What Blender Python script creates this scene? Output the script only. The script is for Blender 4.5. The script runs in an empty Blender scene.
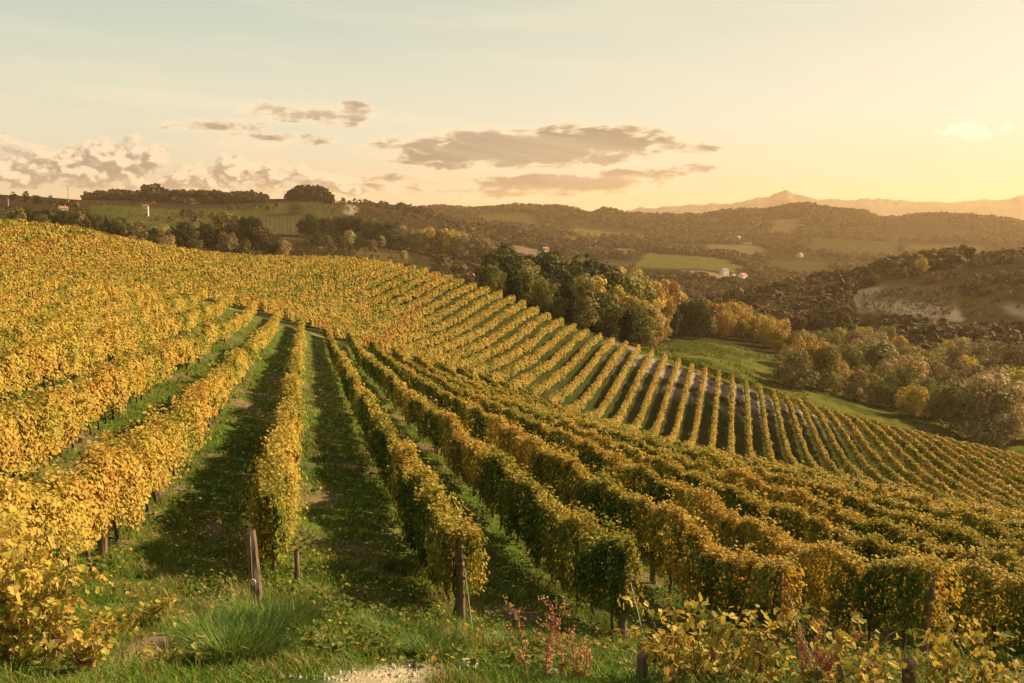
import bpy, math, random
import numpy as np
from mathutils import Vector
R = math.radians
sc = bpy.context.scene
COL = sc.collection
rng = np.random.default_rng(7)
random.seed(7)

# ------------------------------------------------------------------ camera
F_PX, PITCH, W, HH = 900.0, math.atan((341.5 - 225.0) / 900.0), 1024, 683
cam_d = bpy.data.cameras.new('camera'); cam = bpy.data.objects.new('camera', cam_d); COL.objects.link(cam)
cam.location = (0, 0, 0); cam.rotation_euler = (R(90) - PITCH, 0, 0)
cam_d.sensor_width = 36.0; cam_d.lens = 36.0 * F_PX / W
cam_d.clip_start = 0.1; cam_d.clip_end = 40000
sc.camera = cam

# ------------------------------------------------------------------ light
SUN_AZ, SUN_EL = 62.0, 29.0        # azimuth right of the view axis, elevation
sun_d = bpy.data.lights.new('sun', 'SUN'); sun = bpy.data.objects.new('sun', sun_d); COL.objects.link(sun)
sun_d.energy = 5.0; sun_d.angle = R(0.6); sun_d.color = (1.0, 0.77, 0.43)
sv = Vector((math.sin(R(SUN_AZ)) * math.cos(R(SUN_EL)), math.cos(R(SUN_AZ)) * math.cos(R(SUN_EL)), math.sin(R(SUN_EL))))
sun.rotation_euler = sv.to_track_quat('Z', 'Y').to_euler(); sun.location = sv * 50

# ------------------------------------------------------------------ exposure
sc.view_settings.view_transform = 'Standard'; sc.view_settings.look = 'None'
sc.view_settings.exposure = 1.2; sc.view_settings.gamma = 1.0; sc.view_settings.use_curve_mapping = False
sc.render.engine = 'CYCLES'
sc.cycles.max_bounces = 6; sc.cycles.diffuse_bounces = 2; sc.cycles.glossy_bounces = 1
sc.cycles.transmission_bounces = 3; sc.cycles.volume_bounces = 1; sc.cycles.transparent_max_bounces = 4
sc.cycles.use_denoising = True
sc.cycles.sample_clamp_indirect = 6.0

# ------------------------------------------------------------------ world: Nishita sky, warm evening tint, clouds far away
world = bpy.data.worlds.new('World'); sc.world = world; world.use_nodes = True
nt = world.node_tree; nt.nodes.clear()
class G:
    """tiny node-expression helper"""
    def __init__(s, nt): s.nt = nt
    def _in(s, sock, v):
        if isinstance(v, bpy.types.NodeSocket): s.nt.links.new(v, sock)
        else: sock.default_value = v
    def m(s, op, a, b=0.0, c=0.0, clamp=False):
        n = s.nt.nodes.new('ShaderNodeMath'); n.operation = op; n.use_clamp = clamp
        s._in(n.inputs[0], a); s._in(n.inputs[1], b); s._in(n.inputs[2], c); return n.outputs[0]
    def ss(s, x, a, b):        # smoothstep
        n = s.nt.nodes.new('ShaderNodeMapRange'); n.interpolation_type = 'SMOOTHSTEP'
        s._in(n.inputs[0], x); s._in(n.inputs[1], a); s._in(n.inputs[2], b); return n.outputs[0]
    def mix(s, f, a, b, mode='MIX'):
        n = s.nt.nodes.new('ShaderNodeMix'); n.data_type = 'RGBA'; n.blend_type = mode; n.clamp_factor = True
        s._in(n.inputs[0], f)
        for i, v in ((6, a), (7, b)):
            if isinstance(v, tuple): v = v if len(v) == 4 else v + (1.0,)
            s._in(n.inputs[i], v)
        return n.outputs[2]
    def vec(s, x, y, z):
        n = s.nt.nodes.new('ShaderNodeCombineXYZ'); s._in(n.inputs[0], x); s._in(n.inputs[1], y); s._in(n.inputs[2], z); return n.outputs[0]
    def noise(s, v, scale, detail=5.0, rough=0.55, dist=0.0):
        n = s.nt.nodes.new('ShaderNodeTexNoise'); s.nt.links.new(v, n.inputs['Vector'])
        n.inputs['Scale'].default_value = scale; n.inputs['Detail'].default_value = detail
        n.inputs['Roughness'].default_value = rough; n.inputs['Distortion'].default_value = dist
        return n.outputs[0]
g = G(nt)
tc = nt.nodes.new('ShaderNodeTexCoord'); sep = nt.nodes.new('ShaderNodeSeparateXYZ'); nt.links.new(tc.outputs['Generated'], sep.inputs[0])
DX, DY, DZ = sep.outputs
AZ = g.m('MULTIPLY', g.m('ARCTAN2', DX, DY), 57.29578)           # degrees right of north
EL = g.m('MULTIPLY', g.m('ARCSINE', DZ), 57.29578)
sky = nt.nodes.new('ShaderNodeTexSky'); sky.sky_type = 'NISHITA'; sky.sun_disc = False
sky.sun_elevation = R(SUN_EL); sky.sun_rotation = R(SUN_AZ); sky.altitude = 300; sky.air_density = 1.2; sky.dust_density = 3.0; sky.ozone_density = 0.6
warm = g.ss(AZ, -34.0, 42.0)                                      # towards the evening sun
low_c = g.mix(warm, (5.8, 4.7, 3.2), (6.2, 4.5, 2.4))
mid_c = g.mix(warm, (5.3, 5.2, 3.9), (5.7, 5.3, 4.0))
top_c = g.mix(warm, (3.1, 4.1, 3.5), (4.9, 4.5, 3.1))
grad = g.mix(g.ss(EL, 0.0, 7.0), low_c, mid_c)
grad = g.mix(g.ss(EL, 5.0, 17.0), grad, top_c)
grad = g.mix(g.ss(EL, 18.0, 50.0), grad, (1.3, 1.5, 1.5))
base = g.mix(0.85, sky.outputs[0], grad)
# clouds: a field of noise in direction space, gathered into banks
def bank(az, el, ra, re, da=0.0, de=0.0):
    a = g.m('DIVIDE', g.m('SUBTRACT', AZ, az - da), ra); e = g.m('DIVIDE', g.m('SUBTRACT', EL, el - de), re)
    d2 = g.m('ADD', g.m('MULTIPLY', a, a), g.m('MULTIPLY', e, e))
    return g.m('SUBTRACT', 1.0, d2, clamp=True)
def pxaz(px): return math.degrees(math.atan((px - 512) / F_PX * math.cos(PITCH)))
def pyel(py): return math.degrees(math.atan((225 - py) / F_PX))
def addall(l):
    o = l[0]
    for q in l[1:]: o = g.m('MAXIMUM', o, q)
    return o
STR = [(520, 151, 11.5, 1.5, 1.0), (580, 146, 8.0, 1.4, 1.0), (450, 158, 5.5, 1.1, .9), (560, 186, 8.5, .95, .9), (500, 192, 5.0, .8, .7), (640, 176, 4.0, .6, .8), (690, 152, 3.0, .45, .6), (690, 171, 2.2, .5, .55), (400, 184, 4.5, .8, .6),
       (225, 133, 3.6, .6, .5), (290, 144, 4.2, .5, .5), (255, 149, 2.6, .5, .45), (284, 121, 1.0, .7, .62), (299, 121, .9, .7, .62), (324, 120, 1.5, .9, .66), (358, 119, 1.6, 1.0, .7), (262, 117, 1.6, .7, .5), (195, 135, 2.2, .45, .45)]
strat = addall([g.m('MULTIPLY', bank(pxaz(x), pyel(y), ra, re), am) for x, y, ra, re, am in STR])
CUM = [(968, 143, 2.4, .65),
       (20, 178, 7, 1.2), (110, 172, 4.6, 1.8), (140, 166, 2.6, 1.6), (60, 168, 2.6, 1.2), (200, 186, 4, 1.2), (240, 176, 2.8, 1.4), (280, 178, 2.4, 1.2), (310, 186, 2.4, 1.0), (-80, 165, 6, 2.2), (350, 188, 2.6, .8)]
def cum(daz, de):
    a = g.m('ADD', AZ, daz); e = g.m('ADD', EL, de)
    b = addall([bank(pxaz(x), pyel(y), ra, re, daz, de) for x, y, ra, re in CUM])
    v2 = g.vec(g.m('MULTIPLY', a, 1.0), g.m('MULTIPLY', e, 1.45), 9.7)
    return b, g.m('ADD', g.m('MULTIPLY', b, .72), g.m('MULTIPLY', g.m('SUBTRACT', g.noise(v2, 1.0, 8.0, 0.6, .3), 0.48), 2.4))
v1 = g.vec(g.m('MULTIPLY', AZ, 0.55), g.m('MULTIPLY', g.m('ADD', EL, g.m('MULTIPLY', AZ, -.02)), 1.7), 3.1)
n1 = g.noise(v1, 1.0, 9.0, 0.62, .35)
d_str = g.m('ADD', strat, g.m('MULTIPLY', g.m('SUBTRACT', n1, 0.47), 2.2))
cumu, d_cum = cum(0.0, 0.0); _, d_cum2 = cum(0.5, 0.42)
lit = g.ss(g.m('SUBTRACT', d_cum, d_cum2), -0.12, 0.30)           # side turned to the sun
a_str = g.m('MULTIPLY', g.ss(d_str, 0.12, 0.72), g.ss(strat, 0.0, 0.22))
a_cum = g.m('MULTIPLY', g.ss(d_cum, 0.25, 0.62), g.ss(cumu, 0.0, 0.3))
c_str = g.mix(g.ss(d_str, 0.28, 0.85), (7.2, 5.7, 3.7), g.mix(g.ss(AZ, -10.0, 14.0), (2.0, 1.65, 1.25), (2.3, 1.75, 1.15)))
c_cum = g.mix(lit, (2.3, 1.85, 1.4), (7.0, 5.3, 3.6))
lit = g.m('MAXIMUM', lit, g.ss(AZ, 17.0, 22.0))
c_cum = g.mix(lit, (2.2, 1.8, 1.4), g.mix(g.ss(AZ, 17.0, 22.0), (6.9, 5.4, 3.8), (7.9, 6.7, 5.0)))
halo = g.m('MULTIPLY', g.m('MULTIPLY', g.ss(strat, 0.0, 0.8), g.ss(n1, 0.25, 0.6)), 0.55)
base = g.mix(halo, base, (6.9, 5.7, 4.1))
c = g.mix(g.m('MULTIPLY', a_cum, 0.88), base, c_cum)
c = g.mix(g.m('MULTIPLY', a_str, 0.92), c, c_str)
# thin high veil streaks
veil = g.noise(g.vec(g.m('MULTIPLY', AZ, 0.035), g.m('MULTIPLY', g.m('ADD', EL, g.m('MULTIPLY', AZ, 0.07)), 0.3), 1.0), 1.0, 5.0, 0.6, .6)
c = g.mix(g.m('MULTIPLY', g.ss(veil, 0.45, 0.75), 0.35), c, (6.8, 5.8, 4.0))
bg = nt.nodes.new('ShaderNodeBackground'); nt.links.new(c, bg.inputs[0]); bg.inputs[1].default_value = 0.066
wo = nt.nodes.new('ShaderNodeOutputWorld'); nt.links.new(bg.outputs[0], wo.inputs[0])

# ------------------------------------------------------------------ helpers
def tag(o, label=None, cat=None, group=None, kind=None):
    if label: o['label'] = label
    if cat: o['category'] = cat
    if group: o['group'] = group
    if kind: o['kind'] = kind
    return o
def link(name, data, parent=None, mat=None, smooth=False):
    o = bpy.data.objects.new(name, data); COL.objects.link(o)
    if parent: o.parent = parent
    if mat is not None and data is not None and not data.materials: data.materials.append(mat)
    return o
def empty(name, loc=(0, 0, 0), rz=0.0):
    o = bpy.data.objects.new(name, None); COL.objects.link(o); o.location = loc; o.rotation_euler = (0, 0, rz); o.empty_display_size = .3
    return o
def np_mesh(name, V, Fs, col=None, smooth=False):
    """V (n,3); Fs list of int arrays (m,k)"""
    me = bpy.data.meshes.new(name)
    V = np.asarray(V, dtype=np.float32)
    Fs = [np.asarray(f, dtype=np.int32) for f in (Fs if isinstance(Fs, list) else [Fs]) if len(f)]
    me.vertices.add(len(V)); me.vertices.foreach_set('co', V.ravel())
    loops = np.concatenate([f.ravel() for f in Fs]); cnt = np.concatenate([np.full(len(f), f.shape[1], np.int32) for f in Fs])
    me.loops.add(len(loops)); me.loops.foreach_set('vertex_index', loops)
    me.polygons.add(len(cnt)); st = np.zeros(len(cnt), np.int32); st[1:] = np.cumsum(cnt)[:-1]
    me.polygons.foreach_set('loop_start', st)
    me.polygons.foreach_set('use_smooth', np.full(len(cnt), smooth))
    if col is not None:
        c4 = np.ones((len(V), 4), np.float32); c4[:, :3] = col
        at = me.color_attributes.new('col', 'FLOAT_COLOR', 'POINT'); at.data.foreach_set('color', c4.ravel())
    me.update(calc_edges=True)
    return me
class MB:
    """collects simple solids into one mesh"""
    def __init__(s): s.v = []; s.f3 = []; s.f4 = []; s.n = 0
    def add(s, V, f4=(), f3=()):
        s.v.append(np.asarray(V, float))
        if len(f4): s.f4.append(np.asarray(f4) + s.n)
        if len(f3): s.f3.append(np.asarray(f3) + s.n)
        s.n += len(V)
    def box(s, x0, x1, y0, y1, z0, z1):
        V = [(x0, y0, z0), (x1, y0, z0), (x1, y1, z0), (x0, y1, z0), (x0, y0, z1), (x1, y0, z1), (x1, y1, z1), (x0, y1, z1)]
        s.add(V, [(0, 3, 2, 1), (4, 5, 6, 7), (0, 1, 5, 4), (1, 2, 6, 5), (2, 3, 7, 6), (3, 0, 4, 7)])
    def tube(s, pts, rad, k=6, cap=True):
        pts = np.asarray(pts, float); n = len(pts); rad = np.broadcast_to(rad, (n,))
        t = np.gradient(pts, axis=0); t /= np.linalg.norm(t, axis=1, keepdims=True) + 1e-9
        ref = np.array([0.13, 0.97, 0.2]); a = np.cross(t, ref); a /= np.linalg.norm(a, axis=1, keepdims=True) + 1e-9
        b = np.cross(t, a); th = np.arange(k) / k * 2 * np.pi
        V = pts[:, None] + rad[:, None, None] * (a[:, None] * np.cos(th)[None, :, None] + b[:, None] * np.sin(th)[None, :, None])
        i = np.arange(n - 1)[:, None] * k; j = np.arange(k)[None]; j2 = (j + 1) % k
        f = np.stack([i + j, i + j2, i + k + j2, i + k + j], -1).reshape(-1, 4)
        V = V.reshape(-1, 3); f3 = []
        if cap:
            c0 = len(V); V = np.vstack([V, pts[0], pts[-1]])
            f3 = [(c0, (q + 1) % k, q) for q in range(k)] + [(c0 + 1, (n - 1) * k + q, (n - 1) * k + (q + 1) % k) for q in range(k)]
        s.add(V, f, f3)
    def mesh(s, name, smooth=False):
        return np_mesh(name, np.vstack(s.v), [np.vstack(q) for q in (s.f4, s.f3) if len(q)], smooth=smooth)
def vnoise(x, y, seed=0):
    """smooth value noise, numpy"""
    x = np.asarray(x, float); y = np.asarray(y, float)
    xi = np.floor(x); yi = np.floor(y); fx = x - xi; fy = y - yi
    fx = fx * fx * (3 - 2 * fx); fy = fy * fy * (3 - 2 * fy)
    def h(a, b):
        q = np.sin(a * 127.1 + b * 311.7 + seed * 74.7) * 43758.5453
        return q - np.floor(q)
    return (h(xi, yi) * (1 - fx) + h(xi + 1, yi) * fx) * (1 - fy) + (h(xi, yi + 1) * (1 - fx) + h(xi + 1, yi + 1) * fx) * fy
def fbm(x, y, seed=0, oct=4):
    o = 0; a = 1; t = 0
    for i in range(oct):
        o = o + a * vnoise(x * 2 ** i, y * 2 ** i, seed + i * 3); t += a; a *= .5
    return o / t
def sstep(x, a, b):
    t = np.clip((np.asarray(x, float) - a) / (b - a), 0, 1); return t * t * (3 - 2 * t)

# ------------------------------------------------------------------ terrain, recovered from the run of the vine rows
cp, sp = math.cos(PITCH), math.sin(PITCH)
def ray(px, py):
    xc = (px - 512) / F_PX; yc = -(py - 341.5) / F_PX
    return np.array([xc, cp + yc * sp, -sp + yc * cp])
def at_Y(px, py, Y): d = ray(px, py); return d * (Y / d[1])
def to_px(P):
    P = np.asarray(P, float); d = P[..., 1] * cp - P[..., 2] * sp
    return 512 + F_PX * P[..., 0] / d, 341.5 - F_PX * (P[..., 1] * sp + P[..., 2] * cp) / d
AZ_N = math.atan((304 - 512) / F_PX * cp); AZ_F = math.atan((735 - 512) / F_PX * cp)
UN = np.array([math.sin(AZ_N), math.cos(AZ_N)]); VN = np.array([math.cos(AZ_N), -math.sin(AZ_N)])
UF = np.array([math.sin(AZ_F), math.cos(AZ_F)]); VF = np.array([math.cos(AZ_F), -math.sin(AZ_F)])
def v_near(k): return -0.68 if k == 0 else (2.3 + 2.65 * (k - 1) if k > 0 else -0.68 + 2.65 * k)
HEDGE = 1.9
ctrl = []
def near_pt(k, px, py, h=HEDGE):
    d = ray(px, py); t = v_near(k) / (d[0] * VN[0] + d[1] * VN[1]); p = d * t; ctrl.append((p[0], p[1], p[2] - h))
T = {1: [(337.6, 351), (349, 374), (363, 394), (377, 413), (392, 435), (409, 453), (439, 489), (459, 513)],
     2: [(347, 328), (359, 347), (376, 361), (394, 374.5), (412, 390), (437, 406), (460, 423), (495, 450), (532, 480), (577, 511), (620, 536)],
     3: [(369, 337), (384, 352), (406, 366), (425, 378), (445, 390), (468, 401), (493, 413), (524, 429), (569, 458), (616, 486), (659, 502), (712, 531), (764, 555)],
     4: [(389, 344), (408, 360), (429, 372), (457, 386), (484, 396), (518, 409), (548, 423), (577, 433), (626, 460), (675, 479), (721, 496), (786, 526), (849, 549), (879, 561)],
     5: [(414, 351), (431, 366), (457, 380), (486, 392), (538, 409), (569, 421), (628, 443), (684, 465), (731, 485), (776, 498), (824, 518), (867, 532), (902, 545), (933, 557)],
     6: [(433, 357), (453, 370), (476, 382), (659, 447), (710, 461), (776, 481), (824, 498), (888, 518), (945, 536), (1019, 557)],
     7: [(457, 364.7), (898, 508), (972, 526), (757, 466)], 8: [(479, 370.5), (757, 460), (1023, 524)], 9: [(498, 377), (669, 440)], 10: [(517, 385), (620, 431)],
     -1: [(276, 310), (252, 328), (230, 346), (200, 374), (170, 402), (126, 425), (83, 447), (0, 474)],
     -2: [(252, 299), (229, 316), (200, 329), (166, 340), (133, 352), (100, 363), (66, 376), (33, 390), (0, 402)],
     -3: [(230, 293), (213, 303), (166, 312), (110, 322), (66, 330), (33, 338), (0, 346)],
     -4: [(209, 286), (193, 292), (156, 300), (66, 317), (0, 328)], -5: [(180, 279), (140, 288)], -6: [(60, 300), (0, 310)], -8: [(0, 292), (100, 279)], -12: [(0, 265), (60, 261)]}
for k, l in T.items():
    for p in l: near_pt(k, *p)
for k, px, py in ((0, 258, 612), (1, 458, 632), (2, 630, 642), (3, 795, 655), (4, 945, 652)): near_pt(k, px, py, 0.0)
TIPS = [(340, 256, 187), (391, 261, 186), (431, 269, 184), (466, 280, 183), (502, 291, 182), (550, 312, 179), (592, 331, 177), (633, 343, 175), (673, 356, 174),
        (699, 365, 173), (742, 378, 172), (799, 400, 172), (850, 415, 172), (916, 431, 170), (983, 446, 169), (1019, 454, 168)]
for px, py, Y in TIPS: p = at_Y(px, py, Y); ctrl.append((p[0], p[1], p[2] - 1.8))
def far_pt(tip, px, py):
    a = at_Y(*tip); v = a[0] * VF[0] + a[1] * VF[1]; d = ray(px, py); t = v / (d[0] * VF[0] + d[1] * VF[1]); p = d * t; ctrl.append((p[0], p[1], p[2] - 1.8))
far_pt((645, 346, 175), 607, 412); far_pt((605, 336, 176), 577.6, 362); far_pt((605, 336, 176), 554, 381); far_pt((454, 277, 183), 400, 300)
far_pt((769, 388, 172), 790, 463); far_pt((799, 400, 172), 843, 474); far_pt((850, 415, 172), 941, 494)
for px, py, Y in ((0, 218, 152), (50, 222, 156), (100, 232, 162), (150, 243, 170), (200, 250, 177), (250, 255, 183), (300, 256, 186), (-120, 208, 146)):
    p = at_Y(px, py, Y); ctrl.append((p[0], p[1], p[2] - 1.8))
for x, y, z in ((0, 0, -1.8), (-4, 0, -1.6), (4, 0, -2.2), (0, 5, -3.4), (5, 6, -4.2), (-4.5, 7, -3.7), (0, 10, -5.0), (-2.4, 10, -4.55), (6, 9.5, -5.3), (12, 6, -5.6), (-12, 3, -2.0), (0, -12, 1.0), (14, -4, -4.5), (-16, -6, 0.5)):
    ctrl.append((x, y, z))
# far land: eye-level pixel height of the ground per column and distance
PXC = np.array([-500, -150, 0, 100, 200, 300, 350, 400, 500, 600, 700, 800, 900, 1024, 1200, 1600], float)
TAB = {240:  [215, 218, 229, 246, 262, 276, 284, 292, 312, 342, 366, 402, 432, 462, 480, 490],
       320:  [215, 218, 229, 244, 258, 285, 292, 300, 312, 334, 346, 366, 392, 408, 420, 430],
       450:  [208, 212, 222, 236, 252, 270, 279, 288, 300, 316, 326, 328, 322, 326, 330, 335],
       600:  [200, 203, 212, 223, 239, 251, 259, 267, 285, 300, 312, 292, 268, 254, 250, 250],
       800:  [193, 195, 203, 213, 223, 232, 240, 247, 270, 290, 300, 304, 304, 296, 290, 290],
       1100: [188, 190, 197, 202, 204, 199, 202, 215, 255, 275, 274, 286, 291, 286, 282, 280],
       1500: [205, 208, 213, 215, 215, 210, 212, 213, 238, 253, 257, 265, 265, 262, 260, 260],
       2000: [212, 214, 218, 220, 222, 220, 221, 221, 223, 233, 237, 238, 240, 241, 241, 240],
       2600: [212, 214, 217, 218, 218, 217, 216, 213, 211, 215, 219, 211, 219, 223, 224, 222],
       3400: [228] * 16, 5000: [229] * 16, 9000: [228] * 16}
DT = np.array(sorted(TAB), float); TZ = np.array([[-(y - 225) / F_PX * d for y in TAB[int(d)]] for d in DT])
SKX, SKYY = np.array([(330, 206), (400, 208), (440, 206), (470, 208), (490, 206), (515, 204), (560, 205), (575, 208), (590, 212), (603, 207), (612, 209), (625, 213), (650, 214), (700, 215), (722, 211), (740, 209), (760, 210), (780, 207), (806, 202), (820, 207), (860, 210), (880, 218), (900, 217), (920, 213), (945, 213), (960, 214), (1000, 217), (1024, 221)], float).T
def H_far(x, y):
    d = np.maximum(np.hypot(x, y), 1.0); yy = np.maximum(y, d * 0.2)
    px = np.clip(512 + F_PX * x / yy / cp, -500, 1600); Y = d * np.cos(np.arctan(np.clip((px - 512) / F_PX, -1.25, 1.25)))
    ld = np.log(np.clip(Y, 240, 9000)); lt = np.log(DT)
    i = np.clip(np.searchsorted(lt, ld) - 1, 0, len(lt) - 2); t = (ld - lt[i]) / (lt[i + 1] - lt[i]); t = t * t * (3 - 2 * t)
    j = np.clip(np.searchsorted(PXC, px) - 1, 0, len(PXC) - 2); s = (px - PXC[j]) / (PXC[j + 1] - PXC[j]); s = s * s * (3 - 2 * s) * .6 + s * .4
    z = (TZ[i, j] * (1 - s) + TZ[i, j + 1] * s) * (1 - t) + (TZ[i + 1, j] * (1 - s) + TZ[i + 1, j + 1] * s) * t
    wsk = np.exp(-((np.log(Y / 2600)) / .13) ** 2) * sstep(px, 330, 400) * (1 - sstep(px, 1040, 1150))
    z = z * (1 - wsk) + wsk * -(np.interp(px, SKX, SKYY) + 3.2 - 225) / F_PX * Y
    amp = (1 - .85 * wsk) * sstep(d, 350, 1500) * 15 * (1 - .6 * sstep(d, 2800, 4500)) + sstep(d, 240, 420) * 2.5
    return z + (fbm(x / 210, y / 210, 11, 4) - .5) * amp + (vnoise(x / 700, y / 700, 5) - .5) * amp * .6
for px in (-300, -100, 0, 100, 200, 300, 400, 500, 600, 700, 800, 900, 1024, 1150, 1300):
    for d in (235, 300):
        x = (px - 512) / F_PX * d * cp; z = float(H_far(np.array([x]), np.array([float(d)]))[0]); ctrl.append((x, d, z))
CTRL = np.array(ctrl); CS = 60.0
def tps_k(d2): return np.where(d2 > 1e-12, 0.5 * d2 * np.log(d2 + 1e-12), 0.0)
P2 = CTRL[:, :2] / CS; NC = len(CTRL)
K = tps_k(((P2[:, None] - P2[None]) ** 2).sum(-1)) + np.eye(NC) * 0.004
A = np.zeros((NC + 3, NC + 3)); A[:NC, :NC] = K; A[:NC, NC] = 1; A[:NC, NC + 1:] = P2; A[NC, :NC] = 1; A[NC + 1:, :NC] = P2.T
SOL = np.linalg.solve(A, np.concatenate([CTRL[:, 2], np.zeros(3)]))
def H_near(x, y):
    q = np.stack([x, y], -1) / CS; out = np.empty(len(q))
    for s in range(0, len(q), 20000):
        b = q[s:s + 20000]; d2 = ((b[:, None] - P2[None]) ** 2).sum(-1)
        out[s:s + 20000] = tps_k(d2) @ SOL[:NC] + SOL[NC] + b @ SOL[NC + 1:]
    return out
def H(x, y):
    x = np.atleast_1d(np.asarray(x, float)); y = np.atleast_1d(np.asarray(y, float)); d = np.hypot(x, y)
    w = sstep(d, 215, 275); z = np.zeros_like(x)
    m = w < 1
    if m.any(): z[m] += (1 - w[m]) * H_near(x[m], y[m])
    m = w > 0
    if m.any(): z[m] += w[m] * H_far(x[m], y[m])
    return z
def H1(x, y): return float(H(x, y)[0])
def ground_at(px, Y):
    x = (px - 512) / F_PX * Y * cp; z = H1(x, Y); x = (px - 512) / F_PX * (Y * cp - z * sp); return x, Y, H1(x, Y)

# ------------------------------------------------------------------ materials
def new_mat(name):
    m = bpy.data.materials.new(name); m.use_nodes = True; m.node_tree.nodes.clear()
    return m, G(m.node_tree)
def out(m, sock):
    o = m.node_tree.nodes.new('ShaderNodeOutputMaterial'); m.node_tree.links.new(sock, o.inputs[0])
def princ(q, color, rough=.8, spec=.2, normal=None):
    n = q.nt.nodes.new('ShaderNodeBsdfPrincipled'); q._in(n.inputs['Base Color'], color if not isinstance(color, tuple) else color + (1.0,))
    n.inputs['Roughness'].default_value = rough; n.inputs['Specular IOR Level'].default_value = spec
    if normal is not None: q.nt.links.new(normal, n.inputs['Normal'])
    return n.outputs[0]
def attr(q, name='col'):
    n = q.nt.nodes.new('ShaderNodeAttribute'); n.attribute_name = name; return n.outputs['Color']
def leaf_mat(name, tint=None, trans=.4, vary=.0, rough=.6, spec=.08):
    m, q = new_mat(name); c = attr(q)
    if tint: c = q.mix(1.0, c, tint, 'MULTIPLY')
    if vary:
        oi = q.nt.nodes.new('ShaderNodeObjectInfo')
        hs = q.nt.nodes.new('ShaderNodeHueSaturation'); q.nt.links.new(c, hs.inputs['Color'])
        q._in(hs.inputs['Hue'], q.m('ADD', 0.5 - vary * .03, q.m('MULTIPLY', oi.outputs['Random'], vary * .10)))
        q._in(hs.inputs['Value'], q.m('ADD', 1 - vary * .6, q.m('MULTIPLY', q.m('FRACT', q.m('MULTIPLY', oi.outputs['Random'], 17.3)), vary * 1.2)))
        c = hs.outputs[0]
    p = princ(q, c, rough, spec)
    t = q.nt.nodes.new('ShaderNodeBsdfTranslucent'); q.nt.links.new(q.mix(1.0, c, (1.15, 1.0, .7), 'MULTIPLY'), t.inputs[0])
    x = q.nt.nodes.new('ShaderNodeMixShader'); x.inputs[0].default_value = trans
    q.nt.links.new(p, x.inputs[1]); q.nt.links.new(t.outputs[0], x.inputs[2]); out(m, x.outputs[0]); return m
def plain_mat(name, c1, c2, scale=4.0, rough=.85, stretch=(1, 1, 1), bump=0.0, spec=.2):
    m, q = new_mat(name); t = q.nt.nodes.new('ShaderNodeTexCoord'); mp = q.nt.nodes.new('ShaderNodeMapping')
    q.nt.links.new(t.outputs['Object'], mp.inputs[0]); mp.inputs['Scale'].default_value = stretch
    nz = q.noise(mp.outputs[0], scale, 6, .6)
    c = q.mix(q.ss(nz, .35, .65), c1, c2); nrm = None
    if bump:
        b = q.nt.nodes.new('ShaderNodeBump'); b.inputs['Strength'].default_value = bump; b.inputs['Distance'].default_value = .02
        q.nt.links.new(nz, b.inputs['Height']); nrm = b.outputs[0]
    out(m, princ(q, c, rough, spec, nrm)); return m
M_VINE = leaf_mat('vine_leaf', trans=.32)
M_GRASS = leaf_mat('grass_blade', trans=.35, rough=.6)
M_WOOD = plain_mat('weathered_wood', (.10, .062, .042), (.25, .165, .115), 6, .9, (6, 6, .7), .6)
M_BARK = plain_mat('bark', (.05, .036, .026), (.14, .10, .07), 7, .95, (3, 3, 1), .6)
M_WIRE = plain_mat('wire', (.3, .3, .29), (.42, .42, .4), 20, .45)
M_STONE = plain_mat('stone', (.34, .30, .25), (.55, .5, .42), 8, .9, (1, 1, 1), .5)
M_WALL = plain_mat('white_wall', (.72, .69, .62), (.82, .80, .74), .8, .9)
M_WALL2 = plain_mat('buff_wall', (.46, .38, .29), (.56, .47, .36), .8, .9)
M_TILE = plain_mat('roof_tile', (.26, .12, .075), (.36, .19, .12), 3, .85)
M_GLASS = plain_mat('window_glass', (.04, .045, .05), (.06, .06, .065), 3, .2, spec=.5)
M_RED = plain_mat('dry_red_stalk', (.30, .12, .07), (.46, .22, .13), 12, .85)
M_TWIG = plain_mat('cane', (.20, .10, .055), (.34, .19, .10), 12, .85)

# ------------------------------------------------------------------ ground sheet (polar grid, one sheet to the far plain)
def u_end(v): return 108.0 - np.maximum(0, np.asarray(v, float) - 26) * .95     # where the lower block of rows stops
na, nr = 760, 620
azs = np.concatenate([np.linspace(-82, -36, 50)[:-1], np.linspace(-36, 36, na), np.linspace(36, 82, 50)[1:]]); na = len(azs)
rs = np.concatenate([[0.3, .8], np.geomspace(1.4, 7600, nr)]); nr = len(rs)
AA, RR = np.meshgrid(np.radians(azs), rs); GX = (RR * np.sin(AA)).ravel(); GY = (RR * np.cos(AA)).ravel(); GR = RR.ravel()
GZ = H(GX, GY)
GZ += (fbm(GX * 1.1, GY * 1.1, 21, 4) - .5) * .16 * sstep(GR, 3, 9) * (1 - sstep(GR, 60, 160))
gpx = 512 + F_PX * np.tan(np.clip(AA.ravel(), -1.3, 1.3)) / 1.0
GU = GX * UN[0] + GY * UN[1]; GV = GX * VN[0] + GY * VN[1]
def lerp(a, b, t): return a + (np.asarray(b) - a) * np.asarray(t)[..., None]
f1 = fbm(GX / 1.7, GY / 1.7, 2, 5); f2 = fbm(GX / 9, GY / 9, 4, 4); f3 = fbm(GX / 160, GY / 160, 8, 5); f4 = fbm(GX / 45, GY / 45, 31, 4)
gc = np.tile(np.array([.070, .105, .022]), (len(GX), 1))
gc = lerp(gc, [.15, .115, .065], sstep(f1 * .7 + f2 * .3, .50, .66))
gc = lerp(gc, [.115, .12, .03], sstep(f2, .55, .75) * .6)
far_block = (GU > u_end(GV) + 1) & (GR < 215)
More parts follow.
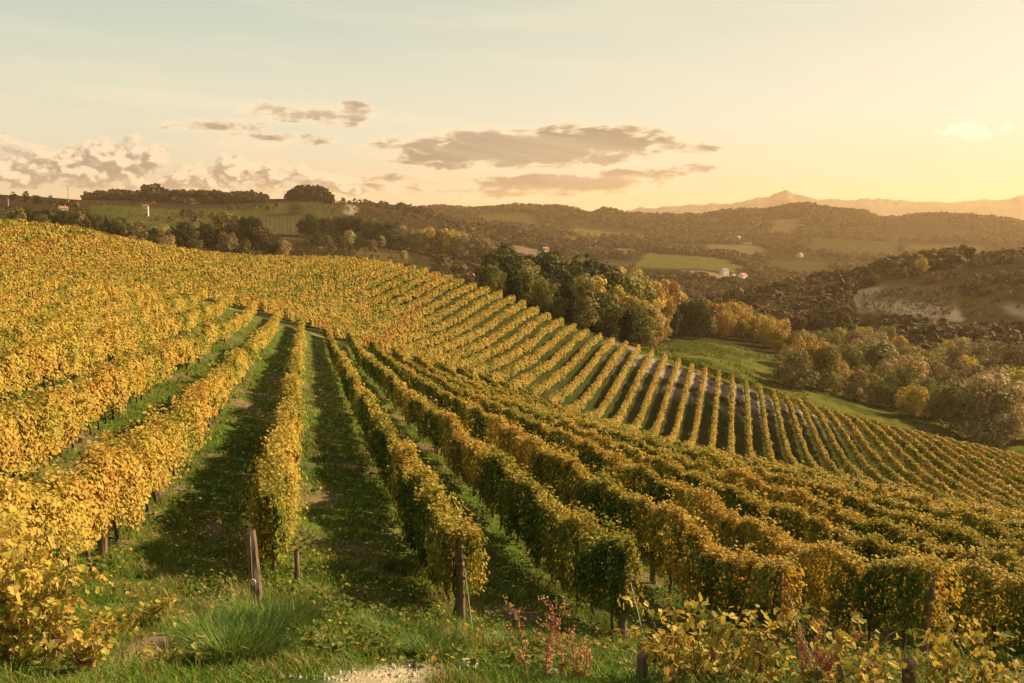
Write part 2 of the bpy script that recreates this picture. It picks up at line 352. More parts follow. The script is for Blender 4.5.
gc = np.where(far_block[:, None], lerp(lerp(gc, [.030, .036, .013], .85 * np.ones(len(GX))), [.25, .21, .18], sstep(fbm(GX / 7, GY / 4, 77, 4) * .55 + fbm(GX / 1.6, GY / 1.6, 78, 4) * .45, .44, .58) * sstep(GY, 138, 160) * sstep(gpx, 590, 660) * (1 - sstep(gpx, 810, 880))), gc)
# cart track between the two blocks of vines
trk = np.exp(-((GU - (u_end(GV) + 2.2 + .4 * np.sin(GV * .3))) / 1.1) ** 2) * (GV < 30)
gc = lerp(gc, [.30, .235, .155], np.clip(trk, 0, 1) * sstep(fbm(GX / 2.5, GY / 2.5, 55, 3), .42, .6))
# bare soil at the foot of the rows
Pg = np.stack([GX, GY, GZ], -1)
bx, by = to_px(Pg)
bare = np.exp(-((bx - 365) / 85) ** 2 - ((by - 684) / 22) ** 2) * (GR < 14) + .8 * np.exp(-((bx - 215) / 14) ** 2 - ((by - 520) / 40) ** 2) * (GR < 30) + .75 * np.exp(-((bx - 150) / 75) ** 2 - ((by - 650) / 34) ** 2) * (GR < 14)
BARE_T = sstep(bare + (f1 - .5) * 1.5, .45, .85)
gc = lerp(gc, np.where((by > 645)[:, None] & (bx > 280)[:, None], [[.40, .325, .24]], [[.20, .155, .10]]), BARE_T)
# beyond the vines: grassy margin, woodland floor, fields
mrg = sstep(GR, 182, 190)
base_far = lerp(np.tile(np.array([.036, .028, .014]), (len(GX), 1)), [.056, .046, .020], sstep(f4, .45, .6))
base_far = lerp(base_far, [.058, .037, .021], sstep(f3, .45, .6) * sstep(GR, 350, 600))
gc = lerp(gc, base_far, sstep(GR, 205, 230))
marg = (GR > 176) & (GR < 372) & (GU > 100)
gc = np.where((marg & (gpx > 640))[:, None], lerp(gc, lerp(np.tile(np.array([.042, .052, .012]), (len(GX), 1)), [.095, .092, .024], sstep(f2 * .6 + f1 * .4, .42, .6)), sstep(GR, 176, 182) * (1 - sstep(GR, 340, 370))), gc)
OPEN = []
def parcel(poly_px, r0, r1, colr, k=1.0, wob=6.0, soft=6.0, stripes=None):
    """a field between two azimuths and two distances, edges slightly irregular"""
    global gc
    if r0 > 1000: OPEN.append((poly_px[0] - 2, poly_px[1] + 2, r0 * .97, r1 * 1.02))
    e = (f4 - .5) * wob; sk = 14 if r0 > 1000 else (0 if soft < 4 or r0 > 600 else -20)
    e = e + sk * ((GR - r0) / (r1 - r0) - .5) * (1 if int(r0) % 20 else -1) + (f1 - .5) * min(soft, 4)
    if r0 > 1000: soft = 2.0; e = e + (fbm(GX / 60, GY / 60, 51, 3) - .5) * 22
    rr = GR * (1 + (f3 - .5) * .12); m = sstep(gpx + e, poly_px[0] - soft, poly_px[0] + soft) * (1 - sstep(gpx + e, poly_px[1] - soft, poly_px[1] + soft))
    m *= sstep(rr, r0 * .985, r0 * 1.015) * (1 - sstep(rr, r1 * .985, r1 * 1.015))
    colr = np.tile(np.array(colr) * (.72 if r0 < 1000 else .75), (len(GX), 1)) * (.7 + .6 * f1[:, None]) * (.85 + .3 * f2[:, None])
    if stripes: colr = colr * (1 - .45 * sstep(np.sin(gpx * stripes), 0, .6))[:, None]
    gc = lerp(gc, colr, m * k)
parcel((95, 268), 640, 1030, (.13, .135, .04)); parcel((196, 206), 640, 1000, (.24, .19, .10), .8, 2, 1.5)
parcel((-200, 70), 560, 780, (.085, .095, .03)); parcel((0, 26), 480, 560, (.34, .24, .15), .9)
parcel((263, 304), 700, 930, (.17, .15, .07), 1, 2, 2, 1.55); parcel((304, 350), 760, 1080, (.12, .12, .04), .9)
parcel((268, 292), 960, 1070, (.15, .15, .05)); parcel((345, 356), 960, 1090, (.52, .42, .29), 1, 16, 3); parcel((262, 268), 700, 860, (.5, .42, .3), .9, 1, 1)
parcel((355, 410), 640, 700, (.18, .15, .07), .9); parcel((390, 470), 560, 640, (.12, .11, .04), .9); parcel((380, 430), 760, 900, (.15, .13, .05), .9)
parcel((505, 565), 1150, 1260, (.36, .28, .2), .8); parcel((568, 650), 1900, 2150, (.22, .22, .07)); parcel((640, 735), 1180, 1420, (.18, .18, .06)); parcel((690, 745), 1010, 1130, (.42, .33, .21), .9)
parcel((436, 505), 1480, 1640, (.17, .15, .06)); parcel((560, 600), 1700, 1800, (.30, .23, .14), .8); parcel((575, 640), 1210, 1300, (.12, .13, .045)); parcel((840, 905), 1280, 1420, (.15, .14, .05)); parcel((905, 990), 1900, 2100, (.17, .13, .06)); parcel((480, 540), 2050, 2250, (.14, .13, .05)); parcel((768, 800), 2200, 2330, (.22, .16, .1))
parcel((765, 830), 1400, 1600, (.11, .10, .04)); parcel((700, 760), 1700, 1860, (.30, .22, .14), .8); parcel((610, 640), 1420, 1500, (.36, .27, .2), .8); parcel((810, 900), 1800, 2100, (.12, .095, .045)); parcel((735, 755), 1900, 1960, (.42, .34, .25), .8)
parcel((854, 962), 500, 580, (.34, .29, .22), .95, 22, 4); parcel((1008, 1100), 540, 560, (.30, .26, .20), .9); parcel((880, 1010), 530, 600, (.10, .075, .04), .8); parcel((960, 1150), 590, 700, (.07, .07, .028), .8)
gc *= (1 - .42 * sstep(GR, 330, 420))[:, None]      # far land: all ground colours scaled darker with distance
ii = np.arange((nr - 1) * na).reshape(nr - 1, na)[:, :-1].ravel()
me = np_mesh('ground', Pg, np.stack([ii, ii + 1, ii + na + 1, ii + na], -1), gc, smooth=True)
m, q = new_mat('ground'); c = attr(q); t = q.nt.nodes.new('ShaderNodeTexCoord')
n_a = q.noise(t.outputs['Object'], 9.0, 8, .65); n_b = q.noise(t.outputs['Object'], .16, 8, .65)
c = q.mix(1.0, c, q.mix(n_a, (.5, .5, .5), (1.5, 1.5, 1.5)), 'MULTIPLY'); c = q.mix(1.0, c, q.mix(n_b, (.55, .57, .6), (1.45, 1.43, 1.4)), 'MULTIPLY')
b = q.nt.nodes.new('ShaderNodeBump'); b.inputs['Strength'].default_value = .7; b.inputs['Distance'].default_value = .06; q.nt.links.new(n_a, b.inputs['Height'])
out(m, princ(q, c, 1.0, 0.0, b.outputs[0]))
tag(link('ground', me, mat=m), kind='structure')

# ------------------------------------------------------------------ far mountains
def ridge(px): 
    X = [-600, 560, 640, 700, 740, 760, 775, 785, 795, 805, 820, 850, 880, 900, 930, 945, 960, 990, 1024, 1100, 1300, 1700]
    Y = [220, 216, 209, 205, 203, 198, 194, 190, 194, 199, 200, 201, 198, 202, 202, 205, 202, 201, 196, 194, 198, 204]
    return np.interp(px, X, Y)
mp_ = np.linspace(-300, 1500, 900); rows_ = 26; MV = []
for i in range(rows_):
    t = i / (rows_ - 1); Yd = 4700 + 1400 * t
    x = (mp_ - 512) / F_PX * Yd * cp
    wv = 16 * (1 - t) * np.sin(mp_ / 31 + 5 * t) + 9 * (1 - t) * np.sin(mp_ / 11 - 7 * t)
    top = -(ridge(mp_ + wv) - 225 + (fbm((mp_ + wv) / 9, mp_ * 0 + t * 2.2, 3, 5) - .5) * 6) / F_PX * 6100
    z = -40 + (top + 40) * (t ** 1.25) + (fbm(x / 260, np.full_like(x, Yd / 200), 41, 5) - .5) * 130 * t * (1 - t) * 2
    MV.append(np.stack([x, np.full_like(x, Yd), z], -1))
back = MV[-1].copy(); back[:, 1] += 350; back[:, 2] = -40; MV.append(back)
mi = np.arange(rows_ * 900).reshape(rows_, 900)[:, :-1].ravel()
M_MTN = plain_mat('mountain_rock', (.050, .045, .042), (.085, .075, .07), .006, .95)
tag(link('mountains', np_mesh('mountains', np.concatenate(MV), np.stack([mi, mi + 1, mi + 901, mi + 900], -1), smooth=True), mat=M_MTN), kind='structure')

# ------------------------------------------------------------------ haze
def haze():
    V = []; x0, x1, y0, y1, z0, z1 = -6500, 6500, -60, 7900, float(min(GZ.min(), -40)) - 1, float(max(p[:, 2].max() for p in MV)) + 6
    mb = MB(); mb.box(x0, x1, y0, y1, z0, z1); m, q = new_mat('haze')
    pv = m.node_tree.nodes.new('ShaderNodeVolumePrincipled'); pv.inputs['Color'].default_value = (1.0, .70, .43, 1); pv.inputs['Density'].default_value = 0.8e-4
    pv.inputs['Anisotropy'].default_value = .3
    o = m.node_tree.nodes.new('ShaderNodeOutputMaterial'); m.node_tree.links.new(pv.outputs[0], o.inputs['Volume'])
    h = link('haze', mb.mesh('haze'), mat=m); tag(h, kind='stuff')
haze()

# ------------------------------------------------------------------ leaf cards
def orient(N, D):
    """unit normal N, wanted leaf-axis D -> axis A (in plane), side B"""
    A = D - (D * N).sum(-1, keepdims=True) * N; A /= np.linalg.norm(A, axis=1, keepdims=True) + 1e-9
    return A, np.cross(N, A)
def unit(v): return v / (np.linalg.norm(v, axis=-1, keepdims=True) + 1e-9)
LEAF6 = np.array([(0, 0, 0), (-.48, .28, .10), (-.42, .72, .12), (0, 1.05, -.05), (.42, .72, .12), (.48, .28, .10)])   # side, axis, lift
LEAF9 = np.array([(0, .05, 0), (-.34, -.10, .05), (-.56, .30, .12), (-.36, .52, .06), (-.40, .82, .10), (0, 1.08, -.06), (.40, .82, .10), (.36, .52, .06), (.56, .30, .12), (.34, -.10, .05)])
def leaves(P, N, D, S, Cc, fine):
    """leaf meshes at P; fine: 0 = quad, 1 = folded leaf, 2 = lobed leaf"""
    A, B = orient(N, D); S = S[:, None]
    if fine == 0:
        V = np.stack([P - B * S * .5, P + A * S * .5 - B * S * .0 + N * S * .05, P + B * S * .5, P - A * S * .55], 1); k = 4
        f = np.array([[0, 3, 2, 1]])
    else:
        Tm = LEAF6 if fine == 1 else LEAF9; k = len(Tm)
        V = P[:, None] + B[:, None] * (Tm[None, :, 0:1] * S[:, None]) + A[:, None] * (Tm[None, :, 1:2] * S[:, None]) + N[:, None] * (Tm[None, :, 2:3] * S[:, None])
        f = np.array([[0, 3, 2, 1], [0, 5, 4, 3]]) if fine == 1 else np.array([[0, 3, 2, 1], [0, 5, 4, 3], [0, 7, 6, 5], [0, 9, 8, 7]])
    F = (f[None] + (np.arange(len(P)) * k)[:, None, None]).reshape(-1, 4)
    return V.reshape(-1, 3), F, np.repeat(Cc, k, 0)
PAL = np.array([(.036, .082, .014), (.070, .120, .018), (.165, .18, .030), (.36, .29, .052), (.47, .345, .080), (.47, .29, .065), (.25, .10, .035)])
def palette(t):
    t = np.clip(t, 0, 1) * (len(PAL) - 1); i = np.minimum(t.astype(int), len(PAL) - 2); return PAL[i] + (PAL[i + 1] - PAL[i]) * (t - i)[:, None]

# ------------------------------------------------------------------ vine rows
def row_foliage(p0, p1, rid, bias, lowm=.5, flank=0.0, htop=1.73, dens=1.0):
    """hedge of vine leaves along p0->p1; returns the mesh or None"""
    L = math.hypot(p1[0] - p0[0], p1[1] - p0[1]); n = max(2, int(L / .5)); s = (np.arange(n) + .5) * L / n
    d = np.array([(p1[0] - p0[0]) / L, (p1[1] - p0[1]) / L]); side = np.array([d[1], -d[0]])
    x = p0[0] + d[0] * s; y = p0[1] + d[1] * s; z = H(x, y); dist = np.hypot(x, y)
    px, _ = to_px(np.stack([x, y, z], -1)); ok = (px > -140) & (px < 1165) & (y > 2)
    size = np.clip(.034 + .00165 * dist, .052, .33)
    cnt = rng.poisson(np.where(ok, np.minimum(3.0 * 2.2 / (.62 * size ** 2), 3300) * (L / n) * dens, 0)); tot = cnt.sum()
    if tot < 20: return None
    idx = np.repeat(np.arange(n), cnt); sz = size[idx]
    sl = s[idx] + (rng.random(tot) - .5) * (L / n)
    plant = sl + rid * 13.7
    top = htop + (vnoise(plant * 1.0, plant * 0, 3) - .5) * .40 + (vnoise(plant * 3.1, plant * 0, 4) - .5) * .22
    low = lowm + (vnoise(plant * .9, plant * 0, 5) - .5) * .5
    wid = .18 + (vnoise(plant * .8, plant * 0, 6) - .5) * .18
    sd = np.where(rng.random(tot) < .5, -1.0, 1.0); u = rng.random(tot)
    istop = u < .22; inner = u > .88
    h01 = rng.random(tot) ** .9
    bump = (vnoise(plant * 1.7, h01 * 3 + sd * 7, 8) - .5) * .30
    prof = .72 + .4 * np.sin(np.clip(h01, 0, 1) * 2.6 + .25)
    lat = sd * (wid * prof + bump * .8 + rng.normal(0, .05, tot)); hh = low + (top - low) * h01
    lat = np.where(istop, (rng.random(tot) - .5) * 2 * wid * 1.0, lat); hh = np.where(istop, top + rng.normal(.0, .07, tot), hh)
    lat = np.where(inner, lat * rng.random(tot), lat)
    # a few shoots that leave the hedge
    sh = vnoise(plant * 2.3, sd * 5, 9); shoot = (sh > .80) & (rng.random(tot) < .35)
    ext = rng.random(tot)
    hh = np.where(shoot & istop, hh + ext * .38, hh); lat = np.where(shoot & ~istop, lat + sd * ext * .32, lat)
    X = x[idx] + d[0] * (sl - s[idx]) + side[0] * lat; Y = y[idx] + d[1] * (sl - s[idx]) + side[1] * lat
    zs = np.interp(sl, s, z); P = np.stack([X, Y, zs + hh], -1)
    o3 = np.stack([side[0] * sd, side[1] * sd, np.zeros(tot)], -1)
    upv = np.array([0, 0, 1.0])
    N = unit(np.where(istop[:, None], upv * 1.0 + o3 * .25, o3 + upv * .45) + rng.normal(0, .40, (tot, 3)))
    D = np.where(istop[:, None], rng.normal(0, 1, (tot, 3)), -upv + rng.normal(0, .55, (tot, 3)))
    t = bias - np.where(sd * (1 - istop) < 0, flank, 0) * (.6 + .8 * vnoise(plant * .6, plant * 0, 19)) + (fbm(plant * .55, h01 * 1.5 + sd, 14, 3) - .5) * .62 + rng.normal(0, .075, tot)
    t = np.where(rng.random(tot) < .03, t + .3, t)
    t += .26 * (vnoise(plant * .22, plant * 0, 15) - .5) + (.30 if bias > .6 else .20) * (fbm(X / 16, Y / 16, 33, 3) - .5)
    Cc = palette(t) * (.80 + .36 * rng.random((tot, 1)))
    S = sz * (.7 + .6 * rng.random(tot))
    gap = np.abs(((plant + .15 * np.sin(plant * .7)) % 1.0) - .5) * 2
    keep_ = rng.random(tot) > .7 * sstep(gap, .55, 1.0)
    P, N, D, S, Cc, idx = P[keep_], N[keep_], D[keep_], S[keep_], Cc[keep_], idx[keep_]
    near = dist[idx] < 34; Vs, Fs, Cs = [], [], []; off = 0
    for msk, fine in ((near, 1), (~near, 0)):
        if msk.any():
            V, Fq, Q = leaves(P[msk], N[msk], D[msk], S[msk], Cc[msk], fine); Vs.append(V); Fs.append(Fq + off); Cs.append(Q); off += len(V)
    return np_mesh('foliage', np.concatenate(Vs), np.concatenate(Fs), np.concatenate(Cs))
def post_mesh(h, r=.055, top_cut=.0, seed=0):
    q = random.Random(seed); k = 9; n = 9; V = []; mb = MB()
    for i in range(n):
        t = i / (n - 1)
        for j in range(k):
            a = j / k * 6.283; rr = r * (1.08 - .16 * t) * (1 + q.uniform(-.09, .09))
            V.append((rr * math.cos(a) + .012 * math.sin(t * 4), rr * math.sin(a), -.35 + (h + .35) * t + (top_cut * math.cos(a) if i == n - 1 else 0)))
    f = [(i * k + j, i * k + (j + 1) % k, (i + 1) * k + (j + 1) % k, (i + 1) * k + j) for i in range(n - 1) for j in range(k)]
    V.append((0, 0, h + .01)); mb.add(V, f, [((n - 1) * k + j, (n - 1) * k + (j + 1) % k, n * k) for j in range(k)])
    return mb.mesh('post')
def vine_trunk_mesh(seed):
    q = random.Random(seed); mb = MB(); z = [-.15, .1, .3, .5, .72, .9]; w = [(q.uniform(-.05, .05), q.uniform(-.05, .05)) for _ in z]
    mb.tube([(a, b, c) for (a, b), c in zip(w, z)], [.045, .036, .03, .03, .034, .02], 7)
    mb.tube([(w[3][0], w[3][1], .5), (.12, .02, .75), (.3, .0, .86), (.5, .02, .88)], [.024, .02, .016, .01], 5); mb.tube([(w[4][0], w[4][1], .72), (-.14, -.02, .84), (-.42, 0, .9)], [.022, .018, .01], 5)
    return mb.mesh('trunk', True)
POSTS = [post_mesh(1.62, .072, .0, i) for i in range(3)]; POST_FAR = post_mesh(2.0, .06, 0, 9); POST_FAR.materials.append(M_WOOD); TRUNKS = [vine_trunk_mesh(i) for i in range(4)]
for me in POSTS: me.materials.append(M_WOOD)
for me in TRUNKS: me.materials.append(M_BARK)
NEAR_LABEL = {
    0: 'narrow golden vine row ending behind the bare post in the green grass tussock',
    1: 'vine row with a leafy end post, green left flank, just right of the tussock row',
    2: 'vine row ending at the post behind the tall dry red weed',
    3: 'vine row whose end post stands above the red plume in the foreground vines',
    4: 'broad bushy vine row at lower right, second row right of the red plume',
    -1: 'wide golden vine row sweeping up from the lower left corner',
    -2: 'curving golden vine row between two dark grassy alleys, third row left of the bare leaning post',
    -3: 'curving golden vine row just above the upper dark alley at the left edge',
    5: 'bushy vine row reaching the right edge, next behind the lowest right row', 6: 'vine row at the right edge, second behind the lowest right row'}
NEAR_LABEL[-2] = 'curving golden vine row at left, between the upper and the lower dark grassy alley'
G_NEAR = 'vine rows of the near slope'; G_FAR = 'vine rows of the far slope'
def add_row(name_lbl, grp, p0, p1, rid, bias, detail, ends=None, lowm=.5, flank=0.0, htop=1.73):
    z0 = H1(*p0); ll = math.hypot(p1[0] - p0[0], p1[1] - p0[1]); dd = ((p1[0] - p0[0]) / ll, (p1[1] - p0[1]) / ll)
    me = row_foliage((p0[0] - dd[0] * .3, p0[1] - dd[1] * .3), p1, rid, bias, lowm, flank, htop)
    if me is None: return None
    me.materials.append(M_VINE)
    root = empty('vine_row', (p0[0], p0[1], z0)); tag(root, name_lbl, 'vine row', grp)
    co = np.empty(len(me.vertices) * 3, np.float32); me.vertices.foreach_get('co', co); co = co.reshape(-1, 3) - np.array([p0[0], p0[1], z0], np.float32); me.vertices.foreach_set('co', co.ravel())
    fo = link('foliage', me, root)
    L = math.hypot(p1[0] - p0[0], p1[1] - p0[1]); d = ((p1[0] - p0[0]) / L, (p1[1] - p0[1]) / L)
    if detail:
        q = random.Random(rid * 7 + 1); n_p = 0; s = .0 if ends else 2.0; 
        while s < L and n_p < 14:
            x, y = p0[0] + d[0] * s, p0[1] + d[1] * s
            if math.hypot(x, y) > 75: break
            if n_p == 0 and ends == 'skip': pass
            else:
                o = link('post', POSTS[q.randrange(3)], root); o.location = (x - p0[0], y - p0[1], H1(x, y) - z0); o.rotation_euler = (q.uniform(-.04, .04), q.uniform(-.04, .04), q.uniform(0, 6))
            n_p += 1; s += 5.5
        if ends and ends != 'skip' and -1 <= int(rid) <= 5:
            mb = MB(); xa, ya = p0[0] - d[0] * 1.1, p0[1] - d[1] * 1.1; mb.tube([(0, 0, 1.5), (-d[0] * .55, -d[1] * .55, .75 + (H1(xa, ya) - z0) / 2), (-d[0] * 1.1, -d[1] * 1.1, H1(xa, ya) - z0)], .005, 5, False); link('anchor_wire', mb.mesh('anchor_wire'), root, M_WIRE)
        s = .55
        while s < L:
            x, y = p0[0] + d[0] * s, p0[1] + d[1] * s
            if math.hypot(x, y) > 36: break
            o = link('trunk', TRUNKS[q.randrange(4)], root); o.location = (x - p0[0], y - p0[1], H1(x, y) - z0); o.rotation_euler = (0, 0, math.atan2(d[1], d[0]) + q.uniform(-.2, .2)); s += 1.0
    else:
        s = 2.0
        while s < L:
            x, y = p0[0] + d[0] * s, p0[1] + d[1] * s
            o = link('post', POST_FAR, root); o.location = (x - p0[0], y - p0[1], H1(x, y) - z0); s += 6.0
    return root
def uv_n(u, v): return (UN[0] * u + VN[0] * v, UN[1] * u + VN[1] * v)
ROOTS = {}
U0 = {0: 14.6, 1: 13.75, 2: 13.4, 3: 13.1, 4: 12.8, -1: 9.6}
for k in range(-22, 22):
    v = v_near(k); ue = float(u_end(v)) + (1 - .0 * k)
    u0 = U0.get(k, 12.6 if k > 0 else 9.0)
    if ue - u0 < 8: continue
    bias = .55 if k <= 0 else (.54 if k < 4 else .55)
    if k == 0: bias = .52
    lbl = NEAR_LABEL.get(k, 'golden green vine row down the right slope among overlapping hedges' if k > 0 else 'golden vine row high on the left slope among overlapping hedges')
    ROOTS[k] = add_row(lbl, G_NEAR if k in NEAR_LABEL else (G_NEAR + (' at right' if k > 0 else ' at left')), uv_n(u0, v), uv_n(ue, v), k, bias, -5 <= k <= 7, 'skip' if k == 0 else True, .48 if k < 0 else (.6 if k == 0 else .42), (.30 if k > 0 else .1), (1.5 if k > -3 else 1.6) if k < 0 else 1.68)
# upper block: rows run to the skyline edge
edge = np.array([[*at_Y(px, py, Y)[:2]] for px, py, Y in [(-260, 200, 140), (-120, 208, 146), (0, 218, 152), (50, 222, 156), (100, 232, 162), (150, 243, 170), (200, 250, 177), (250, 255, 183), (300, 256, 186)] + TIPS + [(1120, 462, 166), (1250, 480, 164)]])
ev = edge @ VF; eu = edge @ UF
ONES = ['', 'first', 'second', 'third', 'fourth', 'fifth', 'sixth', 'seventh', 'eighth', 'ninth', 'tenth', 'eleventh', 'twelfth', 'thirteenth', 'fourteenth', 'fifteenth', 'sixteenth', 'seventeenth', 'eighteenth', 'nineteenth']
def ordinal(n):
    if n < 20: return ONES[n]
    t = ['', '', 'twent', 'thirt', 'fort', 'fift', 'sixt', 'sevent'][n // 10]; return t + 'ieth' if n % 10 == 0 else t + 'y-' + ONES[n % 10]
far_list, far_roots = [], []
for j in range(-62, 30):
    vf = 2.55 * j + .4
    if vf < ev[0] or vf > ev[-1]: continue
    ue = float(np.interp(vf, ev, eu)); 
    # lower end: where the row meets the track
    us = np.arange(ue, 20, -1.0); X = UF[0] * us + VF[0] * vf; Y = UF[1] * us + VF[1] * vf
    un = X * UN[0] + Y * UN[1]; vn = X * VN[0] + Y * VN[1]; bad = np.where((un < u_end(vn) + 4.8) | (Y < 20))[0]
    u0 = us[bad[0] - 1] if len(bad) and bad[0] > 0 else (us[-1] if not len(bad) else ue)
    if ue - u0 < 6: continue
    pa = (UF[0] * u0 + VF[0] * vf, UF[1] * u0 + VF[1] * vf); pb = (UF[0] * ue + VF[0] * vf, UF[1] * ue + VF[1] * vf)
    tp = to_px(np.array([pb[0], pb[1], H1(*pb) + 1.8]))[0]
    if tp > 1160: continue
    lbl = 'golden vine row of the far slope, seen face on among many like it'
    grp = G_FAR + ' seen face on'
    if tp > 330:
        grp = G_FAR + ' with separate tips'
        far_list.append(tp); lbl = None
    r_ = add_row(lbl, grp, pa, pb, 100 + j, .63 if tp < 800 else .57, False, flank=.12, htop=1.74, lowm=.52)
    if lbl is None and r_ is not None: far_roots.append((tp, r_))

far_roots.sort(key=lambda a: -a[0])
n_in = 0
for tp, r_ in far_roots:
    if tp > 1024: r_['label'] = 'golden vine row of the far slope whose tip lies past the right edge'; continue
    n_in += 1; r_['label'] = 'golden vine row of the far slope, %s tip counted from the right edge' % ordinal(n_in)
# the hedge that ties the tips together along the upper edge
pts = [at_Y(px, py, Y)[:2] + UF * 1.6 for px, py, Y in TIPS if px > 640] + [np.array(at_Y(1100, 462, 167)[:2]) + UF * 1.6]
eh = empty('vine_row', (pts[0][0], pts[0][1], H1(*pts[0]))); tag(eh, 'vine hedge running crosswise along the upper edge, joining the row tips below the clearing', 'vine row')
for a, b in zip(pts[:-1], pts[1:]):
    me = row_foliage(tuple(a), tuple(b), 300 + int(a[0]), .46, .5)
    if me is None: continue
    me.materials.append(M_VINE); o = link('foliage', me, eh); o.location = (-eh.location[0], -eh.location[1], -eh.location[2])

# ------------------------------------------------------------------ trees
def spot(px, by, y0=185.0, y1=420.0):
    """the first place along column px, from distance y0 on, whose ground shows at pixel height by"""
    Y = np.arange(y0, y1, 2.0); x = (px - 512) / F_PX * cp * Y; z = H(x, Y); x = (px - 512) / F_PX * (cp * Y - sp * z); z = H(x, Y); q = to_px(np.stack([x, Y, z], -1))[1]
    k = np.where(q <= by)[0]; i = k[0] if len(k) else int(np.argmin(q)); return x[i], Y[i], z[i], q[i]
def crown_mesh(seed, w, lobes, ncard, card, base=.16, shape='round'):
    q = np.random.default_rng(seed); cs = []; n = lobes
    for i in range(n):
        t = (i + .5) / n; zz = base + .1 + (0.86 - base) * t
        if shape == 'round': prof = math.sqrt(max(.05, 1 - ((zz - .52) / .5) ** 2))
        elif shape == 'cone': prof = max(.12, 1.15 * (1 - zz))
        elif shape == 'poplar': prof = .75 * math.sqrt(max(.08, 1 - ((zz - .5) / .52) ** 2))
        else: prof = .6 + .4 * math.sin(zz * 3)
        a = i * 2.4 + q.uniform(-.5, .5); rr = w * .5 * prof * q.uniform(.3, .88)
        cs.append((rr * math.cos(a), rr * math.sin(a), zz * 10 / 10, q.uniform(.10, .18) * (w / .8 * .5 + .5)))
    cs.append((0, 0, .82, .12)); cs.append((0, 0, .5, .22 * w)); cs.append((0, 0, .3, .2 * w)); cs.append((0, 0, .68, .17 * w)); cs = np.array(cs)
    li = q.integers(0, len(cs), ncard); dirs = unit(q.normal(0, 1, (ncard, 3)) * np.array([1, 1, .9])); rad = cs[li, 3] * (1 - .45 * q.random(ncard) ** 1.8)
    P = cs[li, :3] + dirs * rad[:, None]; P[:, 2] = np.maximum(P[:, 2], base * .8 + .03 * q.random(ncard))
    P *= 10; N = unit(dirs + q.normal(0, .28, (ncard, 3)) + np.array([0, 0, .1])); D = q.normal(0, 1, (ncard, 3))
    S = card * (.6 + .8 * q.random(ncard)); tone = (.65 + .7 * q.random(len(cs)))[li]
    Cc = tone[:, None] * np.array([1, 1, 1]) * (.75 + .5 * q.random((ncard, 1))) * np.where(q.random((ncard, 1)) < .15, np.array([[1.25, 1.1, .8]]), np.array([[1, 1, 1]]))
    V, F, Q = leaves(P, N, D, S, Cc, 0); return np_mesh('crown', V, F, Q), cs
def trunk_mesh(cs, seed, r=.2):
    q = random.Random(seed); mb = MB(); top = .62 * 10
    mb.tube([(0, 0, -.8), (.05, 0, .8), (q.uniform(-.2, .2), q.uniform(-.2, .2), 3), (q.uniform(-.3, .3), q.uniform(-.3, .3), top)], [r * 1.5, r, r * .8, r * .3], 7)
    for c in cs[::2][:7]:
        z0 = max(1.2, c[2] * 10 * .55); mb.tube([(0, 0, z0), (c[0] * 5, c[1] * 5, z0 + (c[2] * 10 - z0) * .6), (c[0] * 9, c[1] * 9, c[2] * 10)], [r * .5, r * .3, r * .1], 5)
    return mb.mesh('trunk', True)
VAR = {}
for nm, args in {'broad': (3, .85, 26, 4200, .40, .08), 'tall': (5, .62, 26, 3800, .40, .06), 'bushy': (7, 1.15, 22, 3800, .44, .0), 'loose': (11, .75, 20, 3000, .40, .12), 'oak': (13, 1.0, 28, 4600, .42, .08), 'fine': (17, 1.0, 46, 9000, .36, .02), 'poplar': (19, .38, 30, 3600, .28, .03), 'shrub': (23, 1.5, 20, 2400, .45, .0)}.items():
    cm, cs = crown_mesh(*args, shape='poplar' if nm == 'poplar' else 'round'); VAR[nm] = (cm, trunk_mesh(cs, args[0]))
    VAR[nm][1].materials.append(M_BARK); cm.materials.append(None)
SPEC = {'evergreen': (.042, .055, .018), 'green': (.075, .085, .024), 'olive': (.125, .115, .038), 'gold': (.30, .215, .05), 'rust': (.25, .155, .05), 'tan': (.26, .195, .10), 'brown': (.13, .10, .05), 'pale': (.24, .19, .105)}
M_SPEC = {k: leaf_mat('leaves_' + k, tuple(c * (.8 if k in ('evergreen', 'green') else 1.4) for c in v), .25, .35, .7, .12) for k, v in SPEC.items()}
def tree(x, y, z, h, var, spec, label, group=None, wide=1.0, cat='tree', name='tree'):
    root = empty(name, (x, y, z), random.uniform(0, 6.28)); s = h / 10.0; root.scale = (s * wide, s * wide, s)
    tag(root, label, cat, group)
    c = link('crown', VAR[var][0], root); c.material_slots[0].link = 'OBJECT'; c.material_slots[0].material = M_SPEC[spec]
    link('trunk', VAR[var][1], root)
    return root
def tree_px(px, by, ty, var, spec, label, group=None, y0=185., y1=420., wide=1.0, **kw):
    x, y, z, b = spot(px, by, y0, y1); h = max(1.5, (b - ty) * y / F_PX); return tree(x, y, z, h, var, spec, label, group, wide, **kw)
def I(pts, v): a = np.array(pts, float); return float(np.interp(v, a[:, 0], a[:, 1]))
rt = random.Random(5)
F_TOP = [(484, 264), (495, 252), (510, 246), (540, 249), (575, 253), (600, 258), (640, 268), (670, 281), (700, 295), (730, 303), (760, 309), (800, 318)]
F_BASE = [(484, 296), (520, 312), (560, 329), (600, 342), (640, 350), (664, 350), (680, 340), (740, 341), (775, 352), (800, 378)]
